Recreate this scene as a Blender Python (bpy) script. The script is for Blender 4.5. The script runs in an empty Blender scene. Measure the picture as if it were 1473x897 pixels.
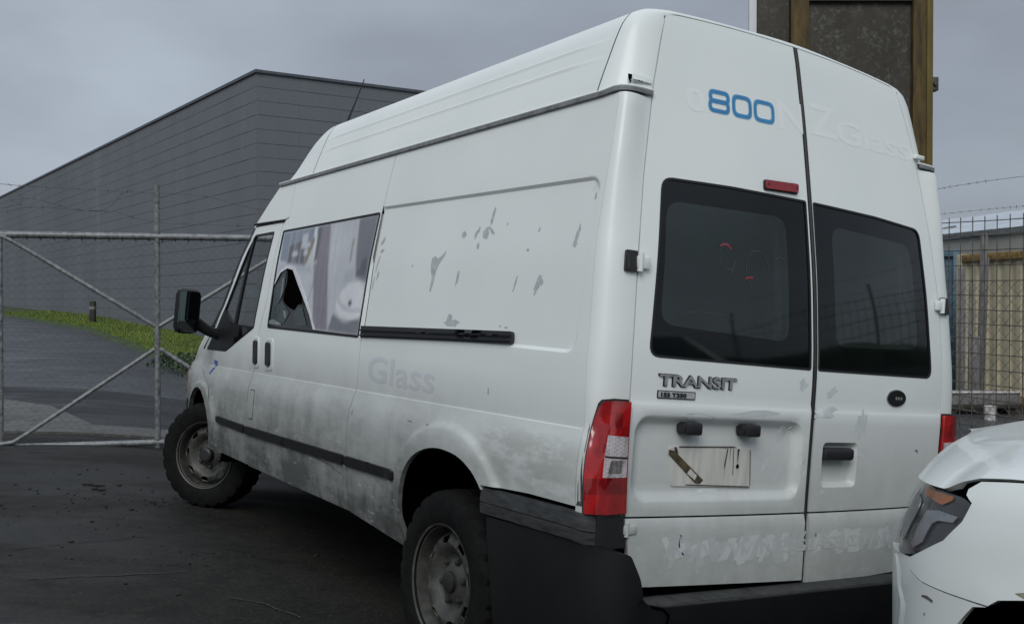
import bpy, bmesh, math, random
import numpy as np
from mathutils import Vector, Matrix, Euler
from mathutils.geometry import delaunay_2d_cdt
random.seed(7); rng = np.random.default_rng(7)
SC = bpy.context.scene
COL = SC.collection

# ------------------------------------------------------------------ camera
CAM_Z = 1.5217
cam = bpy.data.cameras.new('camera'); cam.lens = 34.51; cam.sensor_width = 36; cam.clip_start = .05; cam.clip_end = 2000
cam_o = bpy.data.objects.new('camera', cam); COL.objects.link(cam_o)
cam_o.location = (0, 0, CAM_Z); cam_o.rotation_euler = (math.pi / 2 - .0118, 0, 0)
SC.camera = cam_o
SC.view_settings.view_transform = 'Standard'; SC.view_settings.look = 'None'
SC.view_settings.exposure = 0.0; SC.view_settings.gamma = 1.0

# ------------------------------------------------------------------ overcast sky and sun
SUN_EL, SUN_AZ = math.radians(42), math.radians(191)     # azimuth clockwise from +Y: behind the camera, a little left
world = bpy.data.worlds.new('World'); SC.world = world; world.use_nodes = True
wt = world.node_tree; wt.nodes.clear()
def wn(t, **k):
    n = wt.nodes.new(t)
    for a, b in k.items(): setattr(n, a, b)
    return n
w_out = wn('ShaderNodeOutputWorld'); w_bg = wn('ShaderNodeBackground')
w_sky = wn('ShaderNodeTexSky', sky_type='NISHITA', sun_disc=False, sun_elevation=SUN_EL, sun_rotation=SUN_AZ)
w_tc = wn('ShaderNodeTexCoord')
w_map = wn('ShaderNodeMapping'); w_map.inputs['Scale'].default_value = (1, 1, 2.2)
w_noise = wn('ShaderNodeTexNoise'); w_noise.inputs['Scale'].default_value = 2.1; w_noise.inputs['Detail'].default_value = 5; w_noise.inputs['Roughness'].default_value = .5
w_ramp = wn('ShaderNodeValToRGB')
w_ramp.color_ramp.elements[0].position = .34; w_ramp.color_ramp.elements[0].color = (2.28, 2.54, 2.92, 1)
w_ramp.color_ramp.elements[1].position = .70; w_ramp.color_ramp.elements[1].color = (3.6, 4.05, 4.7, 1)
w_sep = wn('ShaderNodeSeparateXYZ')
w_zen = wn('ShaderNodeMapRange'); w_zen.inputs['From Min'].default_value = 0.25; w_zen.inputs['From Max'].default_value = 1.0; w_zen.inputs['To Min'].default_value = 1.0; w_zen.inputs['To Max'].default_value = 2.6
w_mul = wn('ShaderNodeVectorMath', operation='SCALE')
w_mix = wn('ShaderNodeMix', data_type='RGBA'); w_mix.inputs['Factor'].default_value = .94
wl = wt.links.new
wl(w_tc.outputs['Generated'], w_map.inputs['Vector']); wl(w_map.outputs['Vector'], w_noise.inputs['Vector'])
wl(w_noise.outputs['Fac'], w_ramp.inputs['Fac'])
wl(w_tc.outputs['Generated'], w_sep.inputs['Vector']); wl(w_sep.outputs['Z'], w_zen.inputs['Value'])
w_dot = wn('ShaderNodeVectorMath', operation='DOT_PRODUCT'); w_dot.inputs[1].default_value = (-.50, .83, .24)   # thin bright patch in the cloud, left of the warehouse
w_gl = wn('ShaderNodeMapRange', interpolation_type='SMOOTHSTEP'); w_gl.inputs['From Min'].default_value = .93; w_gl.inputs['From Max'].default_value = 1.0; w_gl.inputs['To Min'].default_value = 1.0; w_gl.inputs['To Max'].default_value = 1.36
w_pr = wn('ShaderNodeMath', operation='MULTIPLY'); wl(w_tc.outputs['Generated'], w_dot.inputs[0]); wl(w_dot.outputs['Value'], w_gl.inputs['Value'])
wl(w_ramp.outputs['Color'], w_mul.inputs[0]); wl(w_zen.outputs['Result'], w_pr.inputs[0]); wl(w_gl.outputs['Result'], w_pr.inputs[1]); wl(w_pr.outputs['Value'], w_mul.inputs['Scale'])
wl(w_sky.outputs['Color'], w_mix.inputs['A']); wl(w_mul.outputs['Vector'], w_mix.inputs['B'])
wl(w_mix.outputs['Result'], w_bg.inputs['Color']); w_bg.inputs['Strength'].default_value = .1
wl(w_bg.outputs['Background'], w_out.inputs['Surface'])
sun = bpy.data.lights.new('sun', 'SUN'); sun.energy = 1.5; sun.angle = math.radians(35); sun.color = (1, .98, .95)
sun_o = bpy.data.objects.new('sun', sun); COL.objects.link(sun_o)
sd = Vector((math.sin(SUN_AZ) * math.cos(SUN_EL), math.cos(SUN_AZ) * math.cos(SUN_EL), math.sin(SUN_EL)))
sun_o.rotation_euler = sd.to_track_quat('Z', 'Y').to_euler()

# ------------------------------------------------------------------ materials
def nt(name):
    m = bpy.data.materials.new(name); m.use_nodes = True; t = m.node_tree
    return m, t, t.nodes['Principled BSDF']
def node(t, ty, **k):
    n = t.nodes.new(ty)
    for a, b in k.items():
        if a in n.inputs: n.inputs[a].default_value = b
        else: setattr(n, a, b)
    return n
def mat(name, col, rough=.5, metal=0., noise=None, amt=.25, bump=0., spec=.5, coat=0., scl3=None, rvar=0.):
    """principled with object-space colour mottling, roughness variation and fine bump"""
    m, t, b = nt(name)
    b.inputs['Base Color'].default_value = (*col, 1); b.inputs['Roughness'].default_value = rough
    b.inputs['Metallic'].default_value = metal; b.inputs['Specular IOR Level'].default_value = spec
    b.inputs['Coat Weight'].default_value = coat
    if noise:
        tc = node(t, 'ShaderNodeTexCoord'); mp = node(t, 'ShaderNodeMapping'); mp.inputs['Scale'].default_value = scl3 or (1, 1, 1)
        n = node(t, 'ShaderNodeTexNoise', Scale=noise, Detail=6., Roughness=.6)
        t.links.new(tc.outputs['Object'], mp.inputs['Vector']); t.links.new(mp.outputs['Vector'], n.inputs['Vector'])
        r = node(t, 'ShaderNodeValToRGB'); e = r.color_ramp.elements
        e[0].position = .3; e[1].position = .7
        e[0].color = (*[c * (1 - amt) for c in col], 1); e[1].color = (*[min(1, c * (1 + amt)) for c in col], 1)
        t.links.new(n.outputs['Fac'], r.inputs['Fac']); t.links.new(r.outputs['Color'], b.inputs['Base Color'])
        if bump:
            bp = node(t, 'ShaderNodeBump', Strength=bump, Distance=.01); t.links.new(n.outputs['Fac'], bp.inputs['Height']); t.links.new(bp.outputs['Normal'], b.inputs['Normal'])
        if rvar:
            mr = node(t, 'ShaderNodeMapRange'); mr.inputs['To Min'].default_value = rough - rvar; mr.inputs['To Max'].default_value = rough + rvar
            mr.inputs['From Min'].default_value = .3; mr.inputs['From Max'].default_value = .7
            t.links.new(n.outputs['Fac'], mr.inputs['Value']); t.links.new(mr.outputs['Result'], b.inputs['Roughness'])
    return m
def math_n(t, op, a=None, b=None, c=None, clamp=False):
    n = t.nodes.new('ShaderNodeMath'); n.operation = op; n.use_clamp = clamp
    for i, v in enumerate((a, b, c)):
        if v is None: continue
        if isinstance(v, (int, float)): n.inputs[i].default_value = v
        else: t.links.new(v, n.inputs[i])
    return n.outputs[0]
def ramp_n(t, fac, stops):
    r = t.nodes.new('ShaderNodeMapRange'); r.interpolation_type = 'SMOOTHSTEP'
    r.inputs['From Min'].default_value = stops[0]; r.inputs['From Max'].default_value = stops[1]
    r.inputs['To Min'].default_value = stops[2]; r.inputs['To Max'].default_value = stops[3]
    t.links.new(fac, r.inputs['Value']); return r.outputs['Result']
def noise_n(t, vec, scale, detail=5., rough=.6, sc3=None):
    if sc3:
        mp = t.nodes.new('ShaderNodeMapping'); mp.inputs['Scale'].default_value = sc3; t.links.new(vec, mp.inputs['Vector']); vec = mp.outputs['Vector']
    n = node(t, 'ShaderNodeTexNoise', Scale=scale, Detail=detail, Roughness=rough); t.links.new(vec, n.inputs['Vector']); return n.outputs['Fac']
def mix_n(t, fac, a, b):
    n = t.nodes.new('ShaderNodeMix'); n.data_type = 'RGBA'
    if isinstance(fac, (int, float)): n.inputs['Factor'].default_value = fac
    else: t.links.new(fac, n.inputs['Factor'])
    for k, v in (('A', a), ('B', b)):
        if isinstance(v, tuple): n.inputs[k].default_value = (*v, 1) if len(v) == 3 else v
        else: t.links.new(v, n.inputs[k])
    return n.outputs['Result']

def van_paint(name='dirty_white_van_paint', ca=(.735, .775, .745), cb=(.775, .81, .78), k=.95):
    m, t, b = nt(name)
    tc = node(t, 'ShaderNodeTexCoord'); ob = tc.outputs['Object']
    sp = node(t, 'ShaderNodeSeparateXYZ'); t.links.new(ob, sp.inputs['Vector']); X, Y, Z = sp.outputs
    n1 = noise_n(t, ob, 2.2, 6, .62); n2 = noise_n(t, ob, 9, 6, .7, (1, .7, 2.2)); n3 = noise_n(t, ob, 40, 4, .6, (1, .25, 1))
    n4 = noise_n(t, ob, 1.1, 3, .5)
    base = mix_n(t, ramp_n(t, n4, (.35, .65, 0, 1)), ca, cb)
    # road film and painted-in light falloff: heaviest near the sill, broken up by noise and by wiped streaks
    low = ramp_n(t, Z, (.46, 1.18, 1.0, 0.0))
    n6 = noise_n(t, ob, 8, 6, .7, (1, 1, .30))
    film_falloff = math_n(t, 'MULTIPLY', low, ramp_n(t, n1, (.30, .62, .60, 1.)))
    film_falloff = math_n(t, 'MULTIPLY', film_falloff, ramp_n(t, n2, (.36, .66, .8, 1.)))
    film_falloff = math_n(t, 'MULTIPLY', film_falloff, ramp_n(t, n6, (.34, .62, .80, 1.)))
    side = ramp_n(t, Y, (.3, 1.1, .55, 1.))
    film_falloff = math_n(t, 'MULTIPLY', math_n(t, 'POWER', film_falloff, .50), side)
    film_falloff = math_n(t, 'MULTIPLY', film_falloff, 1.14, clamp=True)
    c = mix_n(t, math_n(t, 'MULTIPLY', film_falloff, k), base, (.046, .048, .042))
    # brown scuff on the rear quarter behind the wheel
    q = math_n(t, 'MULTIPLY', ramp_n(t, math_n(t, 'ABSOLUTE', math_n(t, 'SUBTRACT', Y, .36)), (.16, .42, 1, 0)), ramp_n(t, math_n(t, 'ABSOLUTE', math_n(t, 'SUBTRACT', Z, .885)), (.05, .14, 1, 0)))
    q = math_n(t, 'MULTIPLY', q, ramp_n(t, X, (-.9, -.8, 1, 0)))
    q = math_n(t, 'MULTIPLY', q, ramp_n(t, n2, (.38, .56, .1, .85)))
    c = mix_n(t, math_n(t, 'MULTIPLY', q, .60), c, (.27, .27, .235))
    # blotches and fine scratches in the film
    c = mix_n(t, math_n(t, 'MULTIPLY', ramp_n(t, n3, (.60, .72, 0, .35)), low), c, (.66, .67, .66))
    c = mix_n(t, ramp_n(t, n2, (.68, .76, 0, .10)), c, (.40, .38, .34))
    t.links.new(c, b.inputs['Base Color'])
    r = math_n(t, 'ADD', math_n(t, 'MULTIPLY', film_falloff, .3), ramp_n(t, n1, (.3, .7, .33, .45)))
    t.links.new(r, b.inputs['Roughness'])
    bp = node(t, 'ShaderNodeBump', Strength=.12, Distance=.012); t.links.new(n4, bp.inputs['Height']); t.links.new(bp.outputs['Normal'], b.inputs['Normal'])
    b.inputs['Coat Weight'].default_value = .15; b.inputs['Coat Roughness'].default_value = .15
    return m
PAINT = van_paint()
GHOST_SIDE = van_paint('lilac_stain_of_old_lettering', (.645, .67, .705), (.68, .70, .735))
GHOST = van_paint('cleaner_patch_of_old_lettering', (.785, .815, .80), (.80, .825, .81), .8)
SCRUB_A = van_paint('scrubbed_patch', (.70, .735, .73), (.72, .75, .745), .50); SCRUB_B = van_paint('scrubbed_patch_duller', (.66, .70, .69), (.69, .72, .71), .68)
BLACK_TRIM = mat('weathered_black_plastic', (.009, .0095, .0105), .55, spec=.3, noise=14, amt=.35, bump=.08)
BUMPER = mat('dull_charcoal_bumper_plastic', (.0065, .007, .0075), .62, spec=.22, noise=5, amt=.25, bump=.05)
SCUFFED = mat('scuffed_grey_plastic', (.036, .038, .038), .62, spec=.35, noise=24, amt=.55, scl3=(1, .5, 3))
RUBBER = mat('black_rubber_seal', (.008, .008, .009), .6, noise=30, amt=.3)
VOID = mat('unlit_black_cavity', (.002, .002, .002), .9, spec=.0, noise=10, amt=.2)
TYRE = mat('worn_black_tyre_rubber', (.0065, .0065, .006), .78, spec=.15, noise=22, amt=.45, bump=.15)
RIM = mat('dull_grey_steel_wheel', (.055, .056, .049), .5, .2, noise=16, amt=.45, rvar=.1)
HUB = mat('black_wheel_hub_cap', (.02, .02, .02), .5, noise=20, amt=.3)
SILVER = mat('tarnished_silver_badge', (.30, .31, .315), .45, .3, noise=60, amt=.3)
BADGE_EDGE = mat('dark_badge_edge', (.015, .015, .017), .5, noise=60, amt=.3)
BLUE = mat('sky_blue_vinyl', (.075, .285, .52), .4, noise=30, amt=.08)
BLUE_EDGE = mat('pale_blue_vinyl_edge', (.42, .60, .72), .4, noise=30, amt=.05)
GHOST_DIM = mat('faded_lilac_ghost_of_lettering', (.53, .53, .56), .5, noise=12, amt=.12)
GLUE = mat('grey_glue_residue', (.44, .465, .47), .7, noise=40, amt=.2)
SCRUB = mat('scrubbed_pale_film', (.57, .605, .60), .6, noise=18, amt=.10)
def lens(name, col, rough=.1, grid=.10):
    m, t, b = nt(name)
    tc = node(t, 'ShaderNodeTexCoord'); mp = node(t, 'ShaderNodeMapping'); mp.inputs['Rotation'].default_value = (.5, .6, .78)
    w = node(t, 'ShaderNodeTexChecker', Scale=110.); n = noise_n(t, tc.outputs['Object'], 14, 3)
    t.links.new(tc.outputs['Object'], mp.inputs['Vector']); t.links.new(mp.outputs['Vector'], w.inputs['Vector'])
    c = mix_n(t, ramp_n(t, n, (.35, .65, 0, 1)), tuple(x * .55 for x in col), col)
    c = mix_n(t, math_n(t, 'MULTIPLY', w.outputs['Fac'], grid), c, tuple(min(1, x * 1.5 + .01) for x in col))
    t.links.new(c, b.inputs['Base Color']); b.inputs['Roughness'].default_value = rough; b.inputs['Coat Weight'].default_value = 1.; b.inputs['Coat Roughness'].default_value = .04
    bp = node(t, 'ShaderNodeBump', Strength=.4 * grid * 2, Distance=.004); t.links.new(w.outputs['Fac'], bp.inputs['Height']); t.links.new(bp.outputs['Normal'], b.inputs['Normal'])
    return m
RED = lens('red_lamp_lens', (.42, .007, .009)); RED_DIM = lens('deep_red_lamp_lens', (.26, .005, .007)); CLEAR = lens('clear_fluted_lens', (.50, .45, .46), .1, .5); AMBER = lens('amber_lens', (.55, .17, .03))
RED_REFL = mat('dull_red_reflector', (.24, .012, .018), .35, noise=60, amt=.25, coat=.4)
def glass(name, tint, alpha, rough=.04):
    """coated tinted pane: part see-through, part dark body with a sharp reflection"""
    m, t, b = nt(name); out = t.nodes['Material Output']
    n = noise_n(t, node(t, 'ShaderNodeTexCoord').outputs['Object'], 5, 5)
    t.links.new(mix_n(t, ramp_n(t, n, (.3, .7, 0, 1)), tuple(x * .8 for x in tint), tuple(x * 1.2 for x in tint)), b.inputs['Base Color'])
    b.inputs['Roughness'].default_value = rough; b.inputs['IOR'].default_value = 1.5; b.inputs['Specular IOR Level'].default_value = 1.
    tr = node(t, 'ShaderNodeBsdfTransparent'); mx = node(t, 'ShaderNodeMixShader'); mx.inputs[0].default_value = 1 - alpha
    # the clear share is diffuse-dark + reflection, so that the highlight never fades with the tint
    t.links.new(tr.outputs[0], mx.inputs[1]); t.links.new(b.outputs[0], mx.inputs[2]); t.links.new(mx.outputs[0], out.inputs['Surface'])
    return m
FRIT = mat('black_glass_border', (.0015, .003, .003), .06, spec=.45, noise=8, amt=.3, rvar=.03)
TINT = glass('dark_green_privacy_glass', (.012, .021, .018), .25)
CABGLASS = glass('green_cab_glass', (.02, .03, .03), .88)
CLOTH = mat('dark_seat_cloth', (.030, .033, .036), .9, noise=50, amt=.3)
LINER = mat('dark_cargo_lining', (.05, .056, .054), .85, noise=6, amt=.3)
MIRROR = mat('mirror_glass', (.10, .13, .13), .03, 1., noise=3, amt=.05)
GALV = mat('dull_galvanised_pipe', (.19, .20, .20), .5, .3, noise=26, amt=.5, rvar=.12)
RUSTWIRE = mat('tarnished_wire', (.11, .10, .085), .6, .4, noise=9, amt=.5)
CREAM = mat('cream_container_paint', (.50, .45, .31), .5, noise=3.2, amt=.16, bump=.05)
RUST = mat('rust_stained_yellow_steel', (.30, .19, .06), .75, noise=11, amt=.6)
CBLUE = mat('faded_blue_container_paint', (.10, .17, .22), .5, noise=4, amt=.25)
TIMBER = mat('grey_weathered_timber', (.16, .155, .155), .8, noise=12, amt=.45, scl3=(3, 3, .3))
def put(o): COL.objects.link(o); return o

# ------------------------------------------------------------------ mesh helpers
def make(name, verts, faces, mats, parent=None, smooth=True, midx=None, sharp=32, mesh=None):
    me = mesh or bpy.data.meshes.new(name)
    if mesh is None:
        me.from_pydata([tuple(map(float, v)) for v in verts], [], [tuple(map(int, f)) for f in faces])
        for m in (mats if isinstance(mats, (list, tuple)) else [mats]): me.materials.append(m)
        if midx is not None: me.polygons.foreach_set('material_index', np.asarray(midx, dtype=np.int32))
        if smooth:
            me.shade_smooth(); me.set_sharp_from_angle(angle=math.radians(sharp))
        me.update()
    o = bpy.data.objects.new(name, me); COL.objects.link(o)
    if parent: o.parent = parent
    return o
class MB:
    """collects shapes into one mesh"""
    def __init__(s): s.v = []; s.f = []; s.m = []
    def add(s, v, f, mi=0):
        k = len(s.v); s.v += [tuple(map(float, p)) for p in v]; s.f += [tuple(int(i) + k for i in q) for q in f]; s.m += [mi] * len(f)
    def build(s, name, mats, parent=None, smooth=True, sharp=32): return make(name, s.v, s.f, mats, parent, smooth, s.m, sharp)
    def box(s, lo, hi, mi=0, M=None, bev=0.0):
        x0, y0, z0 = lo; x1, y1, z1 = hi
        if bev:
            b = bm_box(lo, hi, bev); v = [tuple(p.co) for p in b.verts]; f = [[q.index for q in fc.verts] for fc in b.faces]; b.free()
        else:
            v = [(x0, y0, z0), (x1, y0, z0), (x1, y1, z0), (x0, y1, z0), (x0, y0, z1), (x1, y0, z1), (x1, y1, z1), (x0, y1, z1)]
            f = [(0, 3, 2, 1), (4, 5, 6, 7), (0, 1, 5, 4), (1, 2, 6, 5), (2, 3, 7, 6), (3, 0, 4, 7)]
        if M is not None: v = [tuple(M @ Vector(p)) for p in v]
        s.add(v, f, mi); return s
    def tube(s, pts, r, n=8, mi=0, cap=True):
        pts = [np.array(p, float) for p in pts]; rs = r if isinstance(r, (list, tuple)) else [r] * len(pts)
        v = []; up = None
        for i, p in enumerate(pts):
            d = pts[min(i + 1, len(pts) - 1)] - pts[max(i - 1, 0)]; d = d / (np.linalg.norm(d) + 1e-12)
            if up is None: up = np.array([0, 0, 1.]) if abs(d[2]) < .9 else np.array([1., 0, 0])
            a = np.cross(d, up); a /= np.linalg.norm(a) + 1e-12; b = np.cross(a, d); up = b
            for k in range(n):
                t = 2 * math.pi * k / n; v.append(p + rs[i] * (math.cos(t) * a + math.sin(t) * b))
        f = []
        for i in range(len(pts) - 1):
            for k in range(n):
                k2 = (k + 1) % n; f.append((i * n + k, i * n + k2, (i + 1) * n + k2, (i + 1) * n + k))
        if cap: f.append(tuple(range(n))[::-1]); f.append(tuple(range((len(pts) - 1) * n, len(pts) * n)))
        s.add(v, f, mi); return s
    def grid(s, P, mi=0, flip=False, closeu=False):
        P = np.asarray(P); n, m = P.shape[:2]; f = []
        for i in range(n - 1 + (1 if closeu else 0)):
            for j in range(m - 1):
                i2 = (i + 1) % n
                q = (i * m + j, i * m + j + 1, i2 * m + j + 1, i2 * m + j)
                f.append(q[::-1] if flip else q)
        s.add(P.reshape(-1, 3), f, mi); return s
def bm_box(lo, hi, bev, seg=2):
    b = bmesh.new(); bmesh.ops.create_cube(b, size=1)
    for v in b.verts: v.co = Vector([(lo[i] + hi[i]) / 2 + v.co[i] * (hi[i] - lo[i]) for i in range(3)])
    bmesh.ops.bevel(b, geom=list(b.edges) + list(b.verts), offset=bev, segments=seg, profile=.5, affect='EDGES')
    b.verts.index_update(); return b
def resample(poly, step):
    out = []
    for i, p in enumerate(poly):
        q = poly[(i + 1) % len(poly)]; L = math.dist(p, q); n = max(1, int(math.ceil(L / step)))
        for k in range(n): out.append((p[0] + (q[0] - p[0]) * k / n, p[1] + (q[1] - p[1]) * k / n))
    return out
def rounded(poly, r, n=5):
    """round every corner of a polygon; r may be a list"""
    out = []; N = len(poly)
    for i in range(N):
        ri = r[i] if isinstance(r, (list, tuple)) else r
        p = np.array(poly[i], float); a = np.array(poly[i - 1], float) - p; b = np.array(poly[(i + 1) % N], float) - p
        la, lb = np.linalg.norm(a), np.linalg.norm(b)
        if ri <= 0: out.append(tuple(p)); continue
        k = min(ri, la * .48, lb * .48); A = p + a / la * k; B = p + b / lb * k
        for j in range(n + 1):
            t = j / n; out.append(tuple(A * (1 - t) ** 2 + 2 * p * t * (1 - t) + B * t * t))
    return out
def rrect(x0, x1, z0, z1, r, n=5): return rounded([(x0, z0), (x1, z0), (x1, z1), (x0, z1)], r, n)
def pip(P, poly):
    x, y = P[:, 0], P[:, 1]; ins = np.zeros(len(P), bool); q = np.array(poly); j = len(q) - 1
    for i in range(len(q)):
        xi, yi = q[i]; xj, yj = q[j]
        c = ((yi > y) != (yj > y)); ins ^= c & (x < (xj - xi) * (y - yi) / ((yj - yi) if yj != yi else 1e-12) + xi); j = i
    return ins
def triang(outer, holes=(), step=.03, extra=None):
    loops = [resample(outer, step)] + [resample(h, step) for h in holes]
    V = []; E = []
    for lp in loops:
        k = len(V); V += lp; E += [(k + i, k + (i + 1) % len(lp)) for i in range(len(lp))]
    B = np.array(V); lo, hi = B.min(0), B.max(0)
    gx, gy = np.meshgrid(np.arange(lo[0] + step * .5, hi[0], step), np.arange(lo[1] + step * .5, hi[1], step))
    G = np.stack([gx.ravel(), gy.ravel()], 1)
    if extra is not None and len(extra):
        ex = np.asarray(extra, float); keep = np.ones(len(G), bool)
        for i in range(0, len(ex), 500):
            keep &= (((G[:, None] - ex[None, i:i + 500]) ** 2).sum(-1).min(1) > (step * .45) ** 2)
        G = np.concatenate([G[keep], ex])
    m = pip(G, loops[0])
    for h in loops[1:]: m &= ~pip(G, h)
    G = G[m]
    if len(G):
        d = np.full(len(G), 1e9)
        for i in range(0, len(B), 400): d = np.minimum(d, ((G[:, None] - B[None, i:i + 400]) ** 2).sum(-1).min(1))
        G = G[d > (step * .3) ** 2]
    allv = [Vector(p) for p in V] + [Vector(map(float, g)) for g in G]
    r = delaunay_2d_cdt(allv, E, [], 0, 1e-6)
    P = np.array([tuple(v) for v in r[0]]); T = np.array(r[2])
    cen = P[T].mean(1); m = pip(cen, loops[0])
    for h in loops[1:]: m &= ~pip(cen, h)
    a = P[T[:, 1]] - P[T[:, 0]]; b = P[T[:, 2]] - P[T[:, 0]]
    m &= np.abs(a[:, 0] * b[:, 1] - a[:, 1] * b[:, 0]) > 1e-9
    return P, T[m]
def surf_n(S, a, b, e=2e-3):
    n = np.cross(S(a + e, b) - S(a - e, b), S(a, b + e) - S(a, b - e)); return n / (np.linalg.norm(n, axis=-1, keepdims=True) + 1e-12)
def panel(name, outer, S, mats, parent=None, holes=(), step=.03, extra=None, lip=.02, off=0., out=None, region=None, build=True, mb=None, mi=0, sharp=32, edge=0.0):
    """sheet-metal panel: polygon in surface coordinates, mapped to S(a,b), turned-in edges of depth lip.
    out: rough outward direction; off: stands that far proud of the surface"""
    P, T = triang(outer, holes, step, extra)
    a, b = P[:, 0], P[:, 1]; N = surf_n(S, a, b)
    if out is not None:
        o = out(a, b) if callable(out) else np.array(out, float)
        sg = np.sign((N * o).sum(-1)); sg[sg == 0] = 1; N = N * sg[:, None]
    F = S(a, b) + N * off
    tn = np.cross(F[T[:, 1]] - F[T[:, 0]], F[T[:, 2]] - F[T[:, 0]]); flip = (tn * N[T[:, 0]]).sum(-1) < 0
    T = T.copy(); T[flip] = T[flip][:, ::-1]
    faces = [tuple(t) for t in T]; midx = [mi] * len(T)
    if region is not None: midx = list(region(P[T].mean(1)))
    V = [tuple(p) for p in F]
    if lip:
        cnt = {}
        for t in T:
            for i in range(3):
                e = (t[i], t[(i + 1) % 3]); cnt[e] = 1
        be = [e for e in cnt if (e[1], e[0]) not in cnt]; idx = {}
        for e in be:
            for v in e:
                if v not in idx: idx[v] = len(V); V.append(tuple(F[v] - N[v] * lip))
        for e in be: faces.append((e[1], e[0], idx[e[0]], idx[e[1]])); midx.append(mi)
    if mb is not None: mb.add(V, faces); mb.m[-len(faces):] = midx; return mb
    return make(name, V, faces, mats, parent, True, midx, sharp)
def ring_pts(f, n, offs):
    """points beside a closed contour f(t)->(a,b): steiner points for crisp pressings"""
    out = []
    for k in range(n):
        p = np.array(f(k / n)); q = np.array(f((k + 1) / n)); d = q - p; L = np.linalg.norm(d)
        if L < 1e-9: continue
        nn = np.array([d[1], -d[0]]) / L
        for o in offs: out.append(p + nn * o)
    return out
def contour_pts(poly, step, offs):
    pl = resample(poly, step); f = lambda t: pl[int(round(t * len(pl))) % len(pl)]
    return ring_pts(f, len(pl), offs)
def mirror(S): return lambda a, b: S(a, b) * np.array([-1, 1, 1])
def text_panel(name, body, S, a0, b0, height, mats, parent, wide=1., shear=0., adir=1, off=.0015, depth=0., spacing=1., bold=0., rot=0., out=None):
    cu = bpy.data.curves.new(name, 'FONT'); cu.body = body; cu.size = 1.; cu.shear = shear; cu.space_character = spacing; cu.offset = bold; cu.resolution_u = 3
    to = bpy.data.objects.new(name, cu); COL.objects.link(to)
    me = bpy.data.meshes.new_from_object(to); bpy.data.objects.remove(to); bpy.data.curves.remove(cu)
    b = bmesh.new(); b.from_mesh(me); bmesh.ops.triangulate(b, faces=b.faces[:])
    ls = [e for e in b.edges if e.calc_length() > .15]; bmesh.ops.subdivide_edges(b, edges=ls, cuts=2); bmesh.ops.triangulate(b, faces=b.faces[:])
    co = np.array([tuple(v.co) for v in b.verts]); b.verts.index_update(); tri = [tuple(v.index for v in f.verts) for f in b.faces]
    bed = [tuple(v.index for v in e.verts) for e in b.edges if e.is_boundary]; b.free(); bpy.data.meshes.remove(me)
    h = co[:, 1].max() - 0.0; k = height / .72
    x = co[:, 0] * k * wide; y = co[:, 1] * k; xr = x * math.cos(rot) - y * math.sin(rot); yr_ = x * math.sin(rot) + y * math.cos(rot)
    A = a0 + adir * xr; B = b0 + yr_
    N = surf_n(S, A, B); o = np.array(out if out is not None else (0, -1, 0), float); sg = np.sign((N * o).sum(-1)); N = N * sg[:, None]
    F = S(A, B) + N * (off + depth); V = [tuple(p) for p in F]; faces = list(tri)
    if adir < 0: faces = [f[::-1] for f in faces]
    midx = [0] * len(faces)
    if depth:
        n0 = len(V); V += [tuple(p) for p in (S(A, B) + N * .0005)]
        for e in bed: faces.append((e[0], e[1], e[1] + n0, e[0] + n0)); midx.append(1 if isinstance(mats, (list, tuple)) and len(mats) > 1 else 0)
    return make(name, V, faces, mats, parent, False, midx)
def empty(name, loc=(0, 0, 0), rot=(0, 0, 0), parent=None):
    o = bpy.data.objects.new(name, None); o.empty_display_size = .2; COL.objects.link(o); o.location = loc; o.rotation_euler = rot
    if parent: o.parent = parent
    return o
def tag(o, label=None, cat=None, group=None, kind=None):
    for k, v in (('label', label), ('category', cat), ('group', group), ('kind', kind)):
        if v: o[k] = v
    return o
def lathe(mb, prof, n=64, mi=0, axis='x', closed=False, mod=None):
    """prof: list of (r, x); revolve about the x axis"""
    P = np.zeros((n, len(prof), 3))
    for i in range(n):
        t = 2 * math.pi * i / n
        for j, (r, x) in enumerate(prof):
            rr = r + (mod(i, j) if mod else 0); P[i, j] = (x, rr * math.cos(t), rr * math.sin(t))
    mb.grid(P, mi, flip=False, closeu=True); return mb
def recalc(o):
    b = bmesh.new(); b.from_mesh(o.data); bmesh.ops.recalc_face_normals(b, faces=b.faces[:]); b.to_mesh(o.data); b.free(); return o

# ------------------------------------------------------------------ the lie of the ground
VR = np.array([[0.8338327, -0.5455592, 0.0841914], [0.5446564, 0.8379127, 0.0353792], [-0.0898465, 0.0163550, 0.9958213]])
VT = np.array([0.9905395, 3.5000776, 0.0])
def ghz(x, y):
    """yard slopes down to the right under the van; beyond the gate the road climbs gently"""
    x = np.asarray(x, float); y = np.asarray(y, float)
    z = -(VR[0, 2] * (x - VT[0]) + VR[1, 2] * (y - VT[1])) / VR[2, 2]
    lo, hi, k = -.22, .235, .02
    z = lo + k * np.logaddexp(0, (z - lo) / k); z = hi - k * np.logaddexp(0, (hi - z) / k)
    left = np.clip((2 - x) / 4, 0, 1)
    return z + .018 * np.maximum(0, y - 9.2) * left
def S_ground(off): return lambda a, b: np.stack([a + 0 * b, b + 0 * a, ghz(a, b) + off], -1)
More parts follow.
